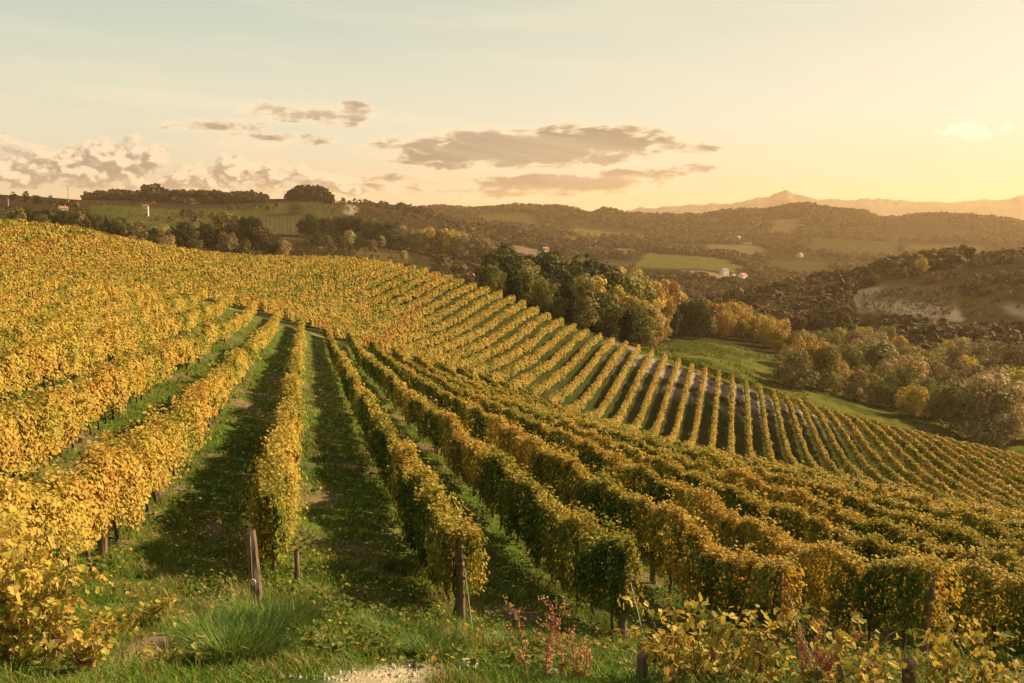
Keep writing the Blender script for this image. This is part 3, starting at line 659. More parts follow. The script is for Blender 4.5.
def wood(n, x0, x1, base, top, front_h, depth, pick, y0=185.):
    for i in range(n):
        f = (i + .5) / n; f = f ** .9; px = x0 + (x1 - x0) * ((i * .618034) % 1.0); b = I(base, px); t = I(top, px)
        x, y, z, bb = spot(px, b, y0); y += f * depth; x = (px - 512) / F_PX * cp * y; z = H1(x, y); bb = to_px(np.array([x, y, z]))[1]
        tt = (b - front_h * rt.uniform(.7, 1.3)) * (1 - f) + (t + rt.uniform(-2, 9)) * f; tt = max(tt, t - 2)
        h = min(max((bb - tt) * y / F_PX, 3.0), 21.0)
        var, spec, label, group = pick(px, f); tree(x, y, z, h, var, spec, label, group, rt.uniform(.85, 1.2))
def pick_f(px, f):
    if px < 590: spec = rt.choice(['evergreen', 'evergreen', 'evergreen', 'green', 'olive'] if px < 560 or f < .5 else ['evergreen', 'olive', 'olive', 'gold'])
    else: spec = rt.choice(['evergreen', 'green', 'olive', 'gold', 'gold', 'rust'])
    lab = {'evergreen': 'dark evergreen tree in the wood beyond the tips of the far vine rows', 'green': 'mid green tree in the wood beyond the tips of the far vine rows', 'olive': 'olive brown tree in the wood beyond the tips of the far vine rows',
           'gold': 'golden leaved tree in the wood beyond the tips of the far vine rows', 'rust': 'rust coloured tree in the wood beyond the tips of the far vine rows'}[spec]
    return rt.choice(['broad', 'tall', 'oak', 'loose', 'tall']), spec, lab, spec + ' trees of the wood'
wood(82, 488, 790, F_BASE, F_TOP, 30, 62, pick_f)
R_BASE = [(790, 388), (850, 402), (900, 418), (940, 431), (1000, 446), (1070, 458)]
R_TOP = [(760, 312), (790, 322), (815, 319), (845, 323), (880, 319), (910, 329), (945, 334), (975, 331), (1024, 327), (1070, 327)]
def pick_r(px, f):
    spec = rt.choice(['olive', 'olive', 'tan', 'gold', 'brown'] if px < 900 else ['olive', 'brown', 'tan', 'olive', 'gold'])
    lab = {'olive': 'olive green tree in the thicket at the right of the grass clearing', 'tan': 'tan leaved tree in the thicket at the right of the grass clearing', 'gold': 'golden tree in the thicket at the right of the grass clearing', 'brown': 'brown tree in the thicket at the right of the grass clearing'}[spec]
    return rt.choice(['broad', 'oak', 'bushy', 'bushy', 'loose']), spec, lab, spec + ' trees of the right thicket'
wood(78, 800, 1064, R_BASE, R_TOP, 42, 120, pick_r)
tree_px(987, 446, 373, 'fine', 'pale', 'large round pale tan tree at the lower edge of the right thicket, nearest the vines', wide=1.0, y0=215)
tree_px(584, 330, 276, 'poplar', 'olive', 'pale slender tree standing in front of the dark wood', wide=1.5)
tree_px(600, 334, 279, 'poplar', 'green', 'slender green tree just right of the pale slender one', wide=1.3)
tree_px(651, 350, 309, 'oak', 'tan', 'pinkish tan bush tree at the foot of the wood by the clearing', wide=.85)
tree_px(823, 392, 347, 'bushy', 'olive', 'rounded olive bush at the right edge of the grass clearing', wide=.9)
# trees beyond the left skyline of the vines
L_TOP = [(20, 210), (60, 212), (110, 217), (140, 225), (165, 236)]
for i in range(34):
    px = 18 + 150 * ((i * .618) % 1); y = 370 + (i * 3.1) % 95; x = (px - 512) / F_PX * cp * y; z = H1(x, y); b = to_px(np.array([x, y, z]))[1]
    tree(x, y, z, min(max((b - I(L_TOP, px) - rt.uniform(-2, 5)) * y / F_PX, 4), 13), rt.choice(['broad', 'oak', 'bushy']), rt.choice(['evergreen', 'brown', 'green']), 'dark tree in the hedge line beyond the left skyline of the vines', 'dark trees beyond the left skyline', 1.1)
for px, by, ty, var, spc in [(168, 250, 236, 'bushy', 'tan'), (163, 242, 226, 'shrub', 'tan'), (184, 251, 224, 'oak', 'evergreen'), (207, 250, 224, 'tall', 'evergreen'), (196, 254, 240, 'bushy', 'brown'), (226, 252, 233, 'bushy', 'brown'),
                            (234, 252, 239, 'bushy', 'tan'), (246, 254, 241, 'bushy', 'olive'), (240, 240, 222, 'oak', 'brown'), (252, 242, 218, 'broad', 'evergreen'), (262, 246, 225, 'oak', 'brown'), (228, 236, 213, 'broad', 'olive'), (215, 246, 229, 'oak', 'evergreen'), (272, 250, 233, 'broad', 'evergreen'), (282, 252, 241, 'bushy', 'tan'), (131, 250, 236, 'bushy', 'tan')]:
    tree_px(px, by, ty, var, spc, {'tan': 'tan bush in the tree group in the dip behind the vines', 'olive': 'olive bush in the tree group in the dip behind the vines', 'brown': 'brown tree in the tree group in the dip behind the vines', 'evergreen': 'dark green tree in the tree group in the dip behind the vines'}[spc], spc + ' trees in the dip', 360, 520)
for px, by, ty, var, spc, w in [(311, 238, 216, 'oak', 'evergreen', .8), (303, 236, 220, 'broad', 'evergreen', 1), (322, 230, 219, 'bushy', 'evergreen', 1), (331, 229, 217, 'broad', 'brown', 1), (341, 228, 218, 'bushy', 'evergreen', 1), (350, 229, 217, 'oak', 'evergreen', 1), (360, 230, 219, 'bushy', 'evergreen', 1.3), (370, 232, 220, 'bushy', 'brown', 1.2),
                               (380, 234, 222, 'bushy', 'evergreen', 1.3), (390, 236, 224, 'bushy', 'evergreen', 1.2), (400, 238, 226, 'bushy', 'brown', 1.2), (316, 246, 235, 'bushy', 'evergreen', 1.2), (327, 246, 236, 'bushy', 'brown', 1.2), (339, 247, 236, 'bushy', 'evergreen', 1.2), (350, 246, 231, 'broad', 'tan', 1), (360, 249, 238, 'bushy', 'evergreen', 1.3), (371, 251, 240, 'bushy', 'brown', 1.2),
                               (382, 248, 236, 'poplar', 'tan', 1.6), (428, 243, 230, 'oak', 'gold', 1.1), (437, 245, 231, 'bushy', 'olive', 1), (446, 246, 230, 'broad', 'gold', 1), (455, 248, 233, 'poplar', 'gold', 1.8), (467, 254, 236, 'oak', 'tan', 1.2), (478, 256, 236, 'oak', 'brown', 1.1), (415, 242, 230, 'bushy', 'olive', 1.1), (404, 262, 251, 'broad', 'tan', 1)]:
    tree_px(px, by, ty, var, spc, {'tan': 'tan tree in the hedges on the middle hillside', 'olive': 'olive tree in the hedges on the middle hillside', 'brown': 'brown tree in the hedges on the middle hillside', 'evergreen': 'dark green tree in the hedges on the middle hillside', 'gold': 'golden tree in the hedges on the middle hillside'}[spc], spc + ' trees on the middle hillside', 420, 760, w)
for px, by, ty, var, spc in [(922, 273, 259, 'oak', 'gold'), (936, 282, 272, 'bushy', 'olive'), (905, 272, 266, 'bushy', 'brown'), (893, 271, 265, 'bushy', 'brown'), (958, 274, 266, 'bushy', 'brown'), (1000, 280, 270, 'bushy', 'brown')]:
    tree_px(px, by, ty, var, spc, 'single %s bush on the open side of the right spur' % {'gold': 'golden', 'olive': 'olive', 'brown': 'brown'}[spc], spc + ' bushes on the right spur', 450, 700)

# ------------------------------------------------------------------ far woods and scrub, read as masses
def is_open(p, d):
    r = d * np.sqrt(1 + ((p - 512) / F_PX) ** 2); o = np.zeros(len(p), bool)
    for a, b, c0, c1 in OPEN: w = (fbm(p / 6, r / 90, 52, 3) - .5) * 14; o |= (p + w > a + 3) & (p + w < b - 3) & (r + w * 3 > c0) & (r + w * 3 < c1)
    return o
def far_wood(name, n, x0, x1, d0, d1, hmin, hmax, colrs, keep=None, cards=16, seed=0, hp=None):
    q = np.random.default_rng(seed + 100); px = q.uniform(x0, x1, n); d = q.uniform(d0, d1, n); x = (px - 512) / F_PX * cp * d; z = H(x, d)
    if keep is not None:
        k = keep(px, d, x) & ~is_open(px, d); px, d, x, z = px[k], d[k], x[k], z[k]
    n = len(px)
    h = q.uniform(hmin, hmax, n) * (1.0 if hp is None else hp(px)) * (.6 + .8 * vnoise(x / 24, d / 24, 3)); dirs = unit(q.normal(0, 1, (n, cards, 3)))
    dirs[..., 2] = np.where(dirs[..., 2] < -.75, -dirs[..., 2], dirs[..., 2])
    P = np.stack([x, d, z + h * .40], -1)[:, None] + dirs * (h[:, None, None] * np.array([.46, .46, .5])) * q.uniform(.7, 1.05, (n, cards, 1))
    cc = np.array(colrs)[q.integers(0, len(colrs), n)] * q.uniform(.75, 1.25, (n, 1)); Cc = np.repeat(cc[:, None], cards, 1) * q.uniform(.8, 1.2, (n, cards, 1))
    S = np.repeat(h[:, None] * .42, cards, 1) * q.uniform(.7, 1.3, (n, cards)); P = P.reshape(-1, 3); N = unit(dirs.reshape(-1, 3) + q.normal(0, .4, (n * cards, 3)))
    V, F, Q = leaves(P, N, q.normal(0, 1, (n * cards, 3)), S.ravel(), Cc.reshape(-1, 3), 0)
    tag(link(name, np_mesh(name, V, F, Q), mat=M_FAR), kind='stuff')
M_FAR = leaf_mat('far_leaves', None, .25, 0, .8, .1)
DK = [(.030, .031, .014), (.046, .040, .019), (.07, .052, .025)]; BR = [(.080, .058, .030), (.11, .075, .038), (.06, .05, .024), (.14, .098, .044)]; GD = [(.20, .14, .046), (.11, .09, .035), (.07, .06, .025)]
far_wood('ridge_wood', 1500, 84, 268, 1035, 1120, 8, 16, DK + BR[:1], seed=1, hp=lambda p: np.interp(p, [84, 105, 150, 175, 215, 245, 268], [.45, .75, 1.05, 1.0, .8, .72, .4]))
far_wood('hilltop_wood', 420, 288, 333, 1060, 1125, 11, 18, DK, seed=2, hp=lambda p: np.interp(p, [288, 296, 310, 322, 333], [.45, .9, 1.05, .95, .4]))
far_wood('hillside_scrub', 900, 245, 410, 330, 480, 2.5, 5, BR, lambda p, d, x: fbm(x / 25, d / 25, 6, 3) > .42, seed=3)
far_wood('dip_wood', 900, 395, 500, 330, 560, 4, 8, BR + DK, lambda p, d, x: fbm(x / 30, d / 30, 7, 3) > .4, seed=4)
far_wood('skyline_hedge', 260, 340, 520, 1100, 1500, 5, 9, DK + BR, lambda p, d, x: fbm(x / 60, d / 60, 9, 3) > .56, seed=12)
far_wood('spur_wood', 2600, 755, 880, 440, 640, 4, 8, DK + BR, lambda p, d, x: p < np.where(d < 545, 846 + (d - 440) * .12, 878) + 16 * (fbm(x / 9, d / 9, 44, 3) - .5), seed=5, cards=18)
far_wood('spur_crest_wood', 520, 840, 975, 575, 640, 5, 9, GD + BR, lambda p, d, x: fbm(x / 20, d / 20, 8, 3) > .4, seed=6, cards=18)
far_wood('spur_scrub', 1500, 830, 1150, 330, 425, 3.5, 7, BR + DK, lambda p, d, x: fbm(x / 26, d / 26, 10, 3) > .36, seed=7, cards=18)
far_wood('spur_thicket', 1500, 850, 1150, 500, 660, 2, 5, BR, lambda p, d, x: (fbm(x / 22, d / 22, 13, 3) > .46) & ((d > 552) | (p > 975)), seed=8, cards=14)
far_wood('valley_wood', 13000, 440, 900, 620, 1350, 5, 10, BR + DK, lambda p, d, x: (fbm(x / 90, d / 90, 15, 4) > .36) & ~((p > 635) & (p < 748) & (d > 960)), seed=9)
far_wood('hill_wood', 30000, 330, 1150, 1350, 2680, 6, 12, BR + DK, lambda p, d, x: (fbm(x / 170, d / 170, 16, 4) > .36) | ((d > 2480) & (fbm(x / 90, d / 90, 17, 3) > .42)), seed=10)
far_wood('plot_vines', 520, 866, 958, 470, 526, 1.0, 2.0, BR + DK, None, seed=21, cards=8)
far_wood('spur_bushes', 1500, 845, 1150, 470, 690, .9, 2.4, BR + DK + GD, lambda p, d, x: ((d > 540) | (p > 968)) & (fbm(x / 30, d / 12, 23, 3) > .38), seed=22, cards=10)
far_wood('hill_bushes', 16000, 330, 1150, 700, 2650, 1.5, 4.0, BR + GD, lambda p, d, x: ~((p > 640) & (p < 748) & (d > 960) & (d < 1420)) & (fbm(x / 60, d / 60, 25, 3) > .40), seed=23, cards=8)
far_wood('left_bushes', 1600, -200, 345, 500, 1060, 1.0, 2.6, BR + DK, lambda p, d, x: (fbm(x / 40, d / 14, 27, 3) > .52) & ~((p > 262) & (p < 306) & (d > 690) & (d < 930)), seed=24, cards=8)
far_wood('middle_bushes', 1500, 300, 500, 480, 1050, 1.4, 3.4, BR + GD, lambda p, d, x: fbm(x / 30, d / 14, 28, 3) > .44, seed=25, cards=8)
far_wood('meadow_tufts', 2600, 640, 815, 182, 345, .25, .8, [(.06, .075, .018), (.10, .10, .028), (.05, .06, .015)], lambda p, d, x: (x * UN[0] + d * UN[1] > 100) & (fbm(x / 9, d / 9, 29, 3) > .42) & (np.hypot(x, d) > 184), seed=26, cards=8)
far_wood('left_hill_wood', 900, -200, 300, 480, 1060, 4, 8, DK + BR, lambda p, d, x: (fbm(x / 60, d / 60, 18, 4) > .60), seed=11)

# ------------------------------------------------------------------ houses, masts
def house(px, Y, w, dp, hh, rot, wallmat, label, chim=True, roof_h=None):
    x, y, z = ground_at(px, Y); r = empty('house', (x, y, z), rot); tag(r, label, 'house')
    mb = MB(); a, b = w / 2, dp / 2; rh = roof_h or dp * .3
    V = [(-a, -b, -2), (a, -b, -2), (a, b, -2), (-a, b, -2), (-a, -b, hh), (a, -b, hh), (a, b, hh), (-a, b, hh), (-a, 0, hh + rh), (a, 0, hh + rh)]
    mb.add(V, [(0, 1, 5, 4), (2, 3, 7, 6)], [(1, 2, 6), (1, 6, 5), (5, 6, 9), (3, 0, 4), (3, 4, 7), (7, 4, 8)]); link('wall', mb.mesh('wall'), r, wallmat)
    mb = MB(); o = .5; t = .25
    for sgn in (-1, 1):
        e = [(-a - o, sgn * (b + o), hh - o * rh / b + .06), (a + o, sgn * (b + o), hh - o * rh / b + .06), (a + o, 0, hh + rh + .06), (-a - o, 0, hh + rh + .06)]
        e2 = [(p[0], p[1], p[2] + t) for p in e]; mb.add(e + e2, [(0, 1, 2, 3), (4, 5, 6, 7), (0, 1, 5, 4), (1, 2, 6, 5), (2, 3, 7, 6), (3, 0, 4, 7)])
    rf = link('roof', mb.mesh('roof'), r, M_TILE)
    if chim: mb = MB(); mb.box(a * .4, a * .4 + .8, -.4, .4, hh + rh * .5, hh + rh + 1.3); link('chimney', mb.mesh('chimney'), rf, M_TILE)
    wm = MB(); wm.box(-.45, .45, -.06, .03, 0, 1.3); wme = wm.mesh('window'); wme.materials.append(M_GLASS)
    for fl in range(max(1, int(hh // 2.8))):
        for i in range(max(2, int(w // 3.2))):
            for sgn in (-1, 1):
                q = link('window', wme, r); q.location = (-a + (i + .5) * w / max(2, int(w // 3.2)), sgn * (b + .02), .9 + fl * 2.8)
    dm = MB(); dm.box(a * .05, a * .05 + 1.0, -b - .07, -b + .02, 0, 2.1); link('door', dm.mesh('door'), r, M_WOOD)
    return r
house(742, 1035, 12, 8, 6.0, R(52), M_WALL, 'white two storey house in the valley, the larger of the pair')
house(724, 1085, 9, 7, 5.0, R(40), M_WALL, 'small white house in the valley left of the larger one', False)
house(733, 1040, 8, 5, 3.6, R(52), M_WALL2, 'low buff shed leaning on the larger white valley house', False)
house(469, 600, 8, 6, 3.2, R(50), M_WALL, 'white walled house among trees left of the dark wood', True)
house(655, 2050, 16, 9, 6, R(50), M_WALL2, 'buff farmhouse high on the far hill, left of two')
house(668, 2070, 13, 9, 5, R(50), M_WALL2, 'buff farmhouse high on the far hill, right of two')
house(738, 2000, 22, 10, 6, R(50), M_WALL2, 'long buff farm building on the far hill below the skyline')
house(63, 700, 6, 5, 3.2, R(50), M_WALL, 'small white house on the left horizon below the mast')
house(146, 760, 4.2, 4, 8, R(10), M_WALL2, 'narrow pale tower house in the green field at left', False)
house(604, 1330, 10, 7, 5, R(50), M_WALL2, 'buff house at the green field left of the white valley houses')
house(640, 1480, 11, 8, 5, R(48), M_WALL2, 'buff house above the green valley field, below the hill farmhouses')
house(700, 1660, 12, 8, 5, R(55), M_WALL, 'pale house beside the bare field on the far hillside')
house(800, 1640, 12, 8, 5, R(50), M_WALL2, 'buff house on the far hillside above the wooded spur')
house(545, 1275, 10, 7, 4, R(50), M_WALL2, 'low buff house beside the pale field behind the dark wood')
def mast(px, Y, h, label, arms):
    x, y, z = ground_at(px, Y); r = empty('radio_mast', (x, y, z)); tag(r, label, 'mast'); mb = MB()
    mb.tube([(0, 0, -1), (0, 0, h * .5), (0, 0, h)], [.45, .38, .25], 6); link('pole', mb.mesh('pole'), r, M_WIRE)
    mb = MB()
    for i in range(arms): mb.box(-.7, .7, -.2, .2, h * (.82 + .07 * i), h * (.82 + .07 * i) + .35)
    link('crossarm', mb.mesh('crossarm'), r, M_WIRE)
mast(69, 800, 19, 'tall thin mast on the left horizon', 2); mast(110, 1130, 17, 'shorter mast rising behind the wooded ridge', 1); mast(9, 560, 9, 'low pole at the far left horizon', 1)

# ------------------------------------------------------------------ grass of the alleys
def strip_blades(P, D, hgt, wid, Cc):
    n = len(P); side = unit(np.cross(D, np.array([0, 0, 1.0]) + rng.normal(0, .3, (n, 3)))); a = hgt[:, None]; w = wid[:, None]
    V = np.stack([P - side * w, P + side * w, P + D * a * .3 + np.array([0, 0, 1]) * a * .6 + side * w * .7, P + D * a * .3 + np.array([0, 0, 1]) * a * .6 - side * w * .7, P + D * a * .75 + np.array([0, 0, 1]) * a * .9], 1)
    b = np.arange(n)[:, None] * 5; return V.reshape(-1, 3), np.array([[0, 1, 2, 3]]) + b, np.array([[3, 2, 4]]) + b, np.repeat(Cc, 5, 0)
def grass_patch(n, seed):
    q = np.random.default_rng(seed); az = np.radians(q.uniform(-33, 33, n)); d = np.exp(q.uniform(math.log(6.3), math.log(95), n)); x = d * np.sin(az); y = d * np.cos(az)
    u = x * UN[0] + y * UN[1]; v = x * VN[0] + y * VN[1]
    g1 = fbm(x / 1.7, y / 1.7, 2, 5); g2 = fbm(x / 9, y / 9, 4, 4); dirt = sstep(g1 * .7 + g2 * .3, .50, .66)
    tuft = fbm(x / .45, y / .45, 61, 3)
    z = H(x, y) + (fbm(x * 1.1, y * 1.1, 21, 4) - .5) * .16 * sstep(d, 3, 9) * (1 - sstep(d, 60, 160))
    bx, by = to_px(np.stack([x, y, z], -1)); bare = np.exp(-((bx - 365) / 85) ** 2 - ((by - 684) / 22) ** 2) * (d < 14) + .8 * np.exp(-((bx - 215) / 14) ** 2 - ((by - 520) / 40) ** 2) * (d < 30) + .75 * np.exp(-((bx - 150) / 75) ** 2 - ((by - 650) / 34) ** 2) * (d < 14)
    k = (u < u_end(v)) & (q.random(n) < (1 - .75 * dirt) * (.35 + 1.1 * sstep(tuft, .3, .65))) & (q.random(n) > bare * 1.1)
    x, y, z, d, tuft, g2 = x[k], y[k], z[k], d[k], tuft[k], g2[k]; n = len(x)
    hgt = (.05 + .20 * tuft ** 1.6) * q.uniform(.6, 1.4, n) * (1 + .004 * d); wid = (.0028 + .00026 * d) * q.uniform(.7, 1.4, n)
    t = np.clip(q.random(n) * .7 + (g2 - .35) * .9, 0, 1)[:, None]; Cc = np.array([.065, .15, .018]) * (1 - t) + np.array([.21, .27, .04]) * t
    dry = (q.random(n) < .06 + .42 * sstep(fbm(x / 1.3, y / 1.3, 71, 3), .5, .68))[:, None]; Cc = np.where(dry, np.array([.34, .25, .11]), Cc) * q.uniform(.75, 1.25, (n, 1))
    a = q.uniform(0, 6.283, n); D = np.stack([np.cos(a), np.sin(a), np.zeros(n)], -1)
    return strip_blades(np.stack([x, y, z - .02], -1), D, hgt, wid, Cc)
V, f4_, f3_, Q = grass_patch(430000, 3); tag(link('grass', np_mesh('grass', V, [f4_, f3_], Q), mat=M_GRASS), kind='stuff')
def weed_cover(n, seed):
    q = np.random.default_rng(seed); az = np.radians(q.uniform(-31, 31, n)); d = np.exp(q.uniform(math.log(8.5), math.log(45), n)); x = d * np.sin(az); y = d * np.cos(az)
    cl = fbm(x / .9, y / .9, 90, 4); k = (cl > .53) & (x * UN[0] + y * UN[1] < 60); x, y, d = x[k], y[k], d[k]; m_ = 7; n = len(x)
    z = H(x, y); ox = q.normal(0, .07, (n, m_)); oy = q.normal(0, .07, (n, m_)); P = np.stack([x[:, None] + ox, y[:, None] + oy, z[:, None] + q.uniform(.03, .22, (n, m_))], -1).reshape(-1, 3)
    N = unit(np.array([0, 0, 1.0]) + q.normal(0, .5, P.shape)); S = np.repeat((.04 + .0012 * d)[:, None], m_, 1).ravel() * q.uniform(.6, 1.5, len(P))
    t = q.random((len(P), 1)); Cc = np.array([.06, .11, .022]) * (1 - t) + np.array([.18, .19, .04]) * t; Cc = np.where(q.random((len(P), 1)) < .06, np.array([.42, .26, .06]), Cc)
    return leaves(P, N, q.normal(0, 1, P.shape), S, Cc, 1)
V, F, Q = weed_cover(9000, 5); tag(link('low_weeds', np_mesh('low_weeds', V, F, Q), mat=M_GRASS), kind='stuff')
def leaf_litter(n, seed):
    q = np.random.default_rng(seed); k = q.integers(-4, 8, n); v = np.array([v_near(int(i)) for i in k]) + q.normal(0, .75, n); u = np.exp(q.uniform(math.log(8), math.log(60), n))
    x = UN[0] * u + VN[0] * v; y = UN[1] * u + VN[1] * v; z = H(x, y) + q.uniform(.03, .14, n); P = np.stack([x, y, z], -1)
    N = unit(np.array([0, 0, 1.0]) + q.normal(0, .4, (n, 3))); Cc = palette(q.normal(.70, .13, n)) * q.uniform(.6, 1.1, (n, 1))
    return leaves(P, N, q.normal(0, 1, (n, 3)), (.05 + .0008 * u) * q.uniform(.7, 1.3, n), Cc, 1)
V, F, Q = leaf_litter(9000, 8); tag(link('fallen_leaves', np_mesh('fallen_leaves', V, F, Q), mat=M_VINE), kind='stuff')
def pebbles(n, seed):
    q = np.random.default_rng(seed); mb = MB()
    for i in range(n):
        x, y, z = gp(float(q.normal(365, 60)), float(min(690, q.normal(677, 9)))); r = q.uniform(.008, .035); c = np.array([x, y, z + .01])
        o = np.array([(1, 0, 0), (-1, 0, 0), (0, 1, 0), (0, -1, 0), (0, 0, 1), (0, 0, -1)], float) * r * q.uniform(.6, 1.2, (6, 1)); mb.add(o + c, [], [(0, 2, 4), (2, 1, 4), (1, 3, 4), (3, 0, 4), (2, 0, 5), (1, 2, 5), (3, 1, 5), (0, 3, 5)])
    return mb.mesh('pebbles')
def tussock(spots, n, label, h0, h1, name='grass_tussock', cat='grass tuft'):
    Vs, A4, A3, Cs, off = [], [], [], [], 0
    c0 = spots[0]; z0 = H1(c0[0], c0[1])
    for (x0, y0, r) in spots:
        q = np.random.default_rng(int(abs(x0) * 100)); a = q.uniform(0, 6.283, n); rr = r * np.sqrt(q.random(n)); x = x0 + rr * np.cos(a); y = y0 + rr * np.sin(a); z = H(x, y)
        D = unit(np.stack([np.cos(a) + q.normal(0, .5, n), np.sin(a) + q.normal(0, .5, n), np.zeros(n)], -1)) * (.3 + rr / r)[:, None]
        t = q.random((n, 1)); Cc = np.array([.055, .12, .022]) * (1 - t) + np.array([.15, .22, .045]) * t; Cc = np.where(q.random((n, 1)) < .08, np.array([.38, .30, .12]), Cc)
        V, f4, f3, Q = strip_blades(np.stack([x - c0[0], y - c0[1], z - z0 - .03], -1), D, q.uniform(h0, h1, n), q.uniform(.004, .008, n), Cc); Vs.append(V); A4.append(f4 + off); A3.append(f3 + off); Cs.append(Q); off += len(V)
    o = link(name, np_mesh(name, np.concatenate(Vs), [np.concatenate(A4), np.concatenate(A3)], np.concatenate(Cs)), mat=M_GRASS); o.location = (c0[0], c0[1], z0); tag(o, label, cat)
def gp(px, py, y0=7.5, y1=40.0):
    Y = np.arange(y0, y1, .05); x = (px - 512) / F_PX * cp * Y; z = H(x, Y); x = (px - 512) / F_PX * (cp * Y - sp * z); z = H(x, Y); q = to_px(np.stack([x, Y, z], -1))[1]; i = int(np.argmin(np.abs(q - py))); return float(x[i]), float(Y[i]), float(z[i])
def gs(l): return [(gp(px, py)[0], gp(px, py)[1], r) for px, py, r in l]
tussock(gs([(256, 622, .3), (238, 640, .32), (274, 632, .28), (216, 646, .25), (290, 628, .22), (250, 660, .28), (228, 664, .2)]), 1100, 'lush green grass tussock around the foot of the bare post', .16, .40)
tussock(gs([(405, 640, .35), (375, 630, .3), (430, 655, .3)]), 1100, 'grass tuft left of the leafy end post near the pale soil', .12, .28)
tussock(gs([(555, 640, .4), (590, 630, .35), (520, 650, .3)]), 1000, 'grass tuft behind the dry red weed', .12, .3)
tussock(gs([(440, 560, .4), (405, 572, .3)]), 900, 'small grass tuft in the alley right of the tussock', .15, .35)

# ------------------------------------------------------------------ end posts, foreground vines, weeds, stones
def stand_post(px, py, top_py, label, tilt, r=.06, wire=False):
    x, y, z = gp(px, py); h = (py - top_py) * y / F_PX; me = post_mesh(h, r, .03, int(px)); me.materials.append(M_WOOD)
    o = link('vineyard_post', me); o.location = (x, y, z); o.rotation_euler = tilt; tag(o, label, 'post')
    if wire:
        mb = MB(); mb.tube([(-.01, -r - .012, .05), (0, -r - .014, h * .5), (.01, -r - .012, h * .97)], .004, 5, False); w = link('wire', mb.mesh('wire'), o, M_WIRE)
        mb = MB(); a = np.arange(10) / 10 * 6.283; ring = [(.045 * math.cos(t), -r - .03, h * .42 + .045 * math.sin(t)) for t in a]; ring2 = [(p[0], p[1] + .02, p[2]) for p in ring]
        mb.add(ring + ring2 + [(0, -r - .04, h * .42)], [(i, (i + 1) % 10, 10 + (i + 1) % 10, 10 + i) for i in range(10)], [((i + 1) % 10, i, 20) for i in range(10)]); link('wire_tensioner', mb.mesh('wire_tensioner'), w, M_STONE)
    return o
stand_post(257, 613, 524, 'bare reddish wooden post with a wire, standing in the lush grass tussock', (.02, R(-1.5), .0), .075, True)
stand_post(297, 585, 548, 'short dark stake beside the tussock row, right of the bare post', (.0, .03, 1), .045)
stand_post(908, 700, 655, 'weathered wooden post cut off by the bottom edge at lower right', (.02, R(-9), .9), .075)
stand_post(641, 690, 650, 'brown post hidden in the yellow foreground vine at the bottom edge', (.0, R(3), .4), .06)
def cane_vine(px, py, n_sh, length, spread, label, seed, lean=(0, 0), leaf=.072, name='grape_vine', bias=.5, xyz=None):
    """a vine with free arching canes, each carrying single leaves"""
    q = np.random.default_rng(seed); x, y, z = xyz or gp(px, py, 5.0); root = empty(name, (x, y, z)); tag(root, label, 'grape vine'); mb = MB(); LP, LN, LD = [], [], []
    wd = name == 'leafy_weed'; mb.tube([(0, 0, -.1), (.03, .02, .25 if not wd else .05), (-.02, 0, .5 if not wd else .12)], [.035, .028, .025] if not wd else [.012, .01, .006], 6)
    for i in range(n_sh):
        a = q.uniform(0, 6.283); l = length * q.uniform(.55, 1.1); b = np.array([q.normal(0, spread * .25), q.normal(0, spread * .2), q.uniform(.0, .5)]) * (.12 if wd else 1)
        v = unit(np.array([[math.cos(a) * spread + lean[0], math.sin(a) * spread * .7 + lean[1], 1.0]]))[0]; pts = [b]; st = l / 12
        for s in range(12): v = unit((v + q.normal(0, .13, 3) + np.array([0, 0, -.085 * (s / 6)]))[None])[0]; pts.append(pts[-1] + v * st)
        pts = np.array(pts); mb.tube(pts, np.linspace(.007, .0025, 13), 5, False)
        m_ = int(l / .045); tt = q.uniform(.06, 1, m_) * 12; i0 = np.minimum(tt.astype(int), 11); p = pts[i0] + (pts[i0 + 1] - pts[i0]) * (tt - i0)[:, None]; off = q.normal(0, 1, (m_, 3)); off[:, 2] = abs(off[:, 2]) * .4 - .2; off = unit(off) * q.uniform(.03, .12, (m_, 1))
        LP.append(p + off); LN.append(unit(off * 6 + np.array([0, 0, .6]) + q.normal(0, .45, (m_, 3)))); LD.append(off * 5 + np.array([0, 0, -.5]) + q.normal(0, .3, (m_, 3)))
    P, N, D = map(np.concatenate, (LP, LN, LD)); n = len(P); Cc = palette(bias + q.normal(0, .13, n) + .2 * (vnoise(P[:, 0] * 3, P[:, 2] * 3, seed) - .5)) * q.uniform(.85, 1.2, (n, 1))
    V, F, Q = leaves(P, N, D, leaf * q.uniform(.55, 1.25, n), Cc, 2); link('cane', mb.mesh('cane', True), root, M_TWIG); link('foliage', np_mesh('foliage', V, F, Q), root, M_VINE)
    return root
cane_vine(668, 694, 18, .75, .55, 'yellow green foreground vine around the hidden brown post at the bottom edge', 1, bias=.54)
cane_vine(712, 692, 15, .95, .40, 'tall yellow green foreground vine between the hidden post and the red plume', 2, bias=.54)
cane_vine(757, 696, 16, .7, .5, 'yellow foreground vine just left of the red plume', 3, bias=.54)
cane_vine(838, 702, 10, .62, .45, 'bright yellow foreground vine just right of the red plume', 4, bias=.52)
cane_vine(868, 706, 10, .55, .45, 'low yellow foreground vine left of the cut off weathered post', 5, bias=.54)
cane_vine(945, 708, 18, .65, .6, 'green yellow foreground vine right of the cut off weathered post', 6, bias=.54)
cane_vine(990, 708, 12, .6, .5, 'yellowing foreground vine at the lower right corner', 7, bias=.5)
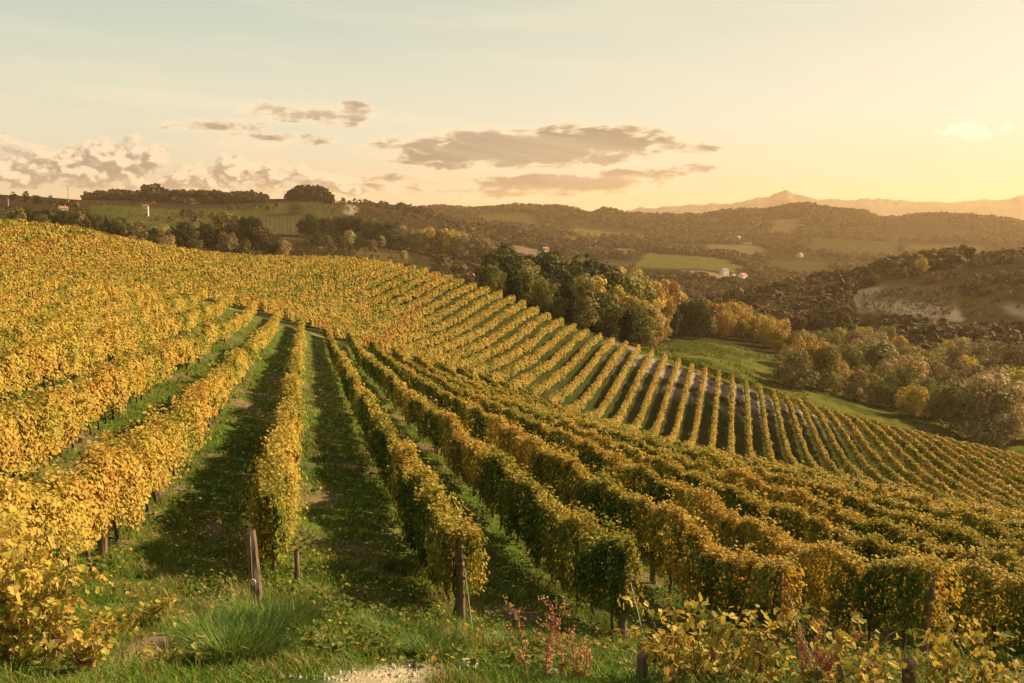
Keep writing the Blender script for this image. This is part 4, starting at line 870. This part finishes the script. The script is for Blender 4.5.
for i, (px, Y, n, l, lab) in enumerate([(-28, 8.2, 40, 1.25, 'thick yellow vine at the left edge below the wide golden row'), (6, 7.4, 40, 1.05, 'yellow leaved vine in the lower left corner'), (52, 7.7, 15, .9, 'straggling vine with long reddish canes, right of the corner vine')]):
    cane_vine(0, 0, n, l, .42, lab, 20 + i, (.05, 0), .07, bias=.54, xyz=ground_at(px, Y))
for i, (px, py, n, l, lab) in enumerate([(112, 640, 12, .5, 'low yellow leaved weed beside the corner vine'), (150, 622, 9, .42, 'yellowing weed in the grass right of the corner vine'), (85, 672, 16, .6, 'dense yellow green weed at the bottom edge by the corner vine'), (165, 668, 9, .35, 'low weed with yellow leaves at the bottom edge left of the tussock')]):
    w = cane_vine(px, py, n, l, .8, lab, 40 + i, (0, 0), .06, 'leafy_weed', .5); w['category'] = 'weed'
def dry_weed(px, py, h, label, seed, plume=False):
    q = np.random.default_rng(seed); x, y, z = gp(px, py); root = empty('dry_weed', (x, y, z)); tag(root, label, 'dry weed'); st = MB(); sd = MB(); P = []
    for i in range(4 if not plume else 9):
        a = q.uniform(0, 6.28); sp = .22 if not plume else .35; v = np.array([math.cos(a) * sp, math.sin(a) * sp, 1.0]); l = h * q.uniform(.55, 1.0); pts = [np.array([q.normal(0, .05), q.normal(0, .05), -.03])]
        for s in range(8): v = v + q.normal(0, .07, 3); pts.append(pts[-1] + unit(v[None])[0] * l / 8)
        pts = np.array(pts); st.tube(pts, np.linspace(.010, .003, 9), 5, False)
        for s in range(2, 9):
            for j in range(2 if not plume else 9):
                b = pts[s]; dv = unit((np.array([q.normal(0, .7), q.normal(0, .7), .8 if not plume else 1.2]))[None])[0]; ll = h * q.uniform(.06, .18); e = b + dv * ll; st.tube(np.array([b, (b + e) / 2 + q.normal(0, .01, 3), e]), [.004, .003, .0015], 4, False)
                for _ in range(7 if not plume else 2): P.append(b + dv * ll * q.uniform(.2, 1) + q.normal(0, .012, 3))
    link('stalk', st.mesh('stalk'), root, M_RED); P = np.array(P); n = len(P)
    V, F, Q = leaves(P, unit(q.normal(0, 1, (n, 3))), q.normal(0, 1, (n, 3)), q.uniform(.012, .028, n), np.array([.50, .27, .16]) * q.uniform(.7, 1.3, (n, 1)), 1); link('foliage', np_mesh('foliage', V, F, Q), root, M_GRASS)  # this part is the dry weed's loose seed heads, not leaves
dry_weed(540, 682, 1.2, 'tall dry reddish weed with seed heads in front of the second end post', 3)
dry_weed(575, 684, .6, 'small dry reddish weed just right of the tall one', 4)
dry_weed(816, 690, .85, 'feathery red plume plant among the foreground vines', 5, True)
def stone(px, py, r, label, seed):
    q = np.random.default_rng(seed); x, y, z = gp(px, py); u = np.linspace(0, np.pi, 8); w = np.arange(12) / 12 * 6.283; uu, ww = np.meshgrid(u, w, indexing='ij'); d = np.stack([np.sin(uu) * np.cos(ww), np.sin(uu) * np.sin(ww), np.cos(uu)], -1).reshape(-1, 3)
    V = d * r * np.array([1.2, .9, .6]) * (1 + .25 * (fbm(d[:, 0] * 2 + seed, d[:, 1] * 2 + d[:, 2] * 3, seed, 3)[:, None] - .5)); i = np.arange(7)[:, None] * 12; j = np.arange(12)[None]; F = np.stack([i + j, i + (j + 1) % 12, i + 12 + (j + 1) % 12, i + 12 + j], -1).reshape(-1, 4)
    o = link('stone', np_mesh('stone', V, F, smooth=True), mat=M_STONE); o.location = (x, y, z + r * .1); tag(o, label, 'stone')
stone(466, 668, .12, 'pale stone in the grass below the leafy end post', 1); stone(552, 676, .10, 'small pale stone at the foot of the red weed', 2); stone(596, 672, .08, 'little pale stone right of the red weed', 3)
tag(link('pebbles', pebbles(260, 3), mat=M_STONE), kind='stuff')
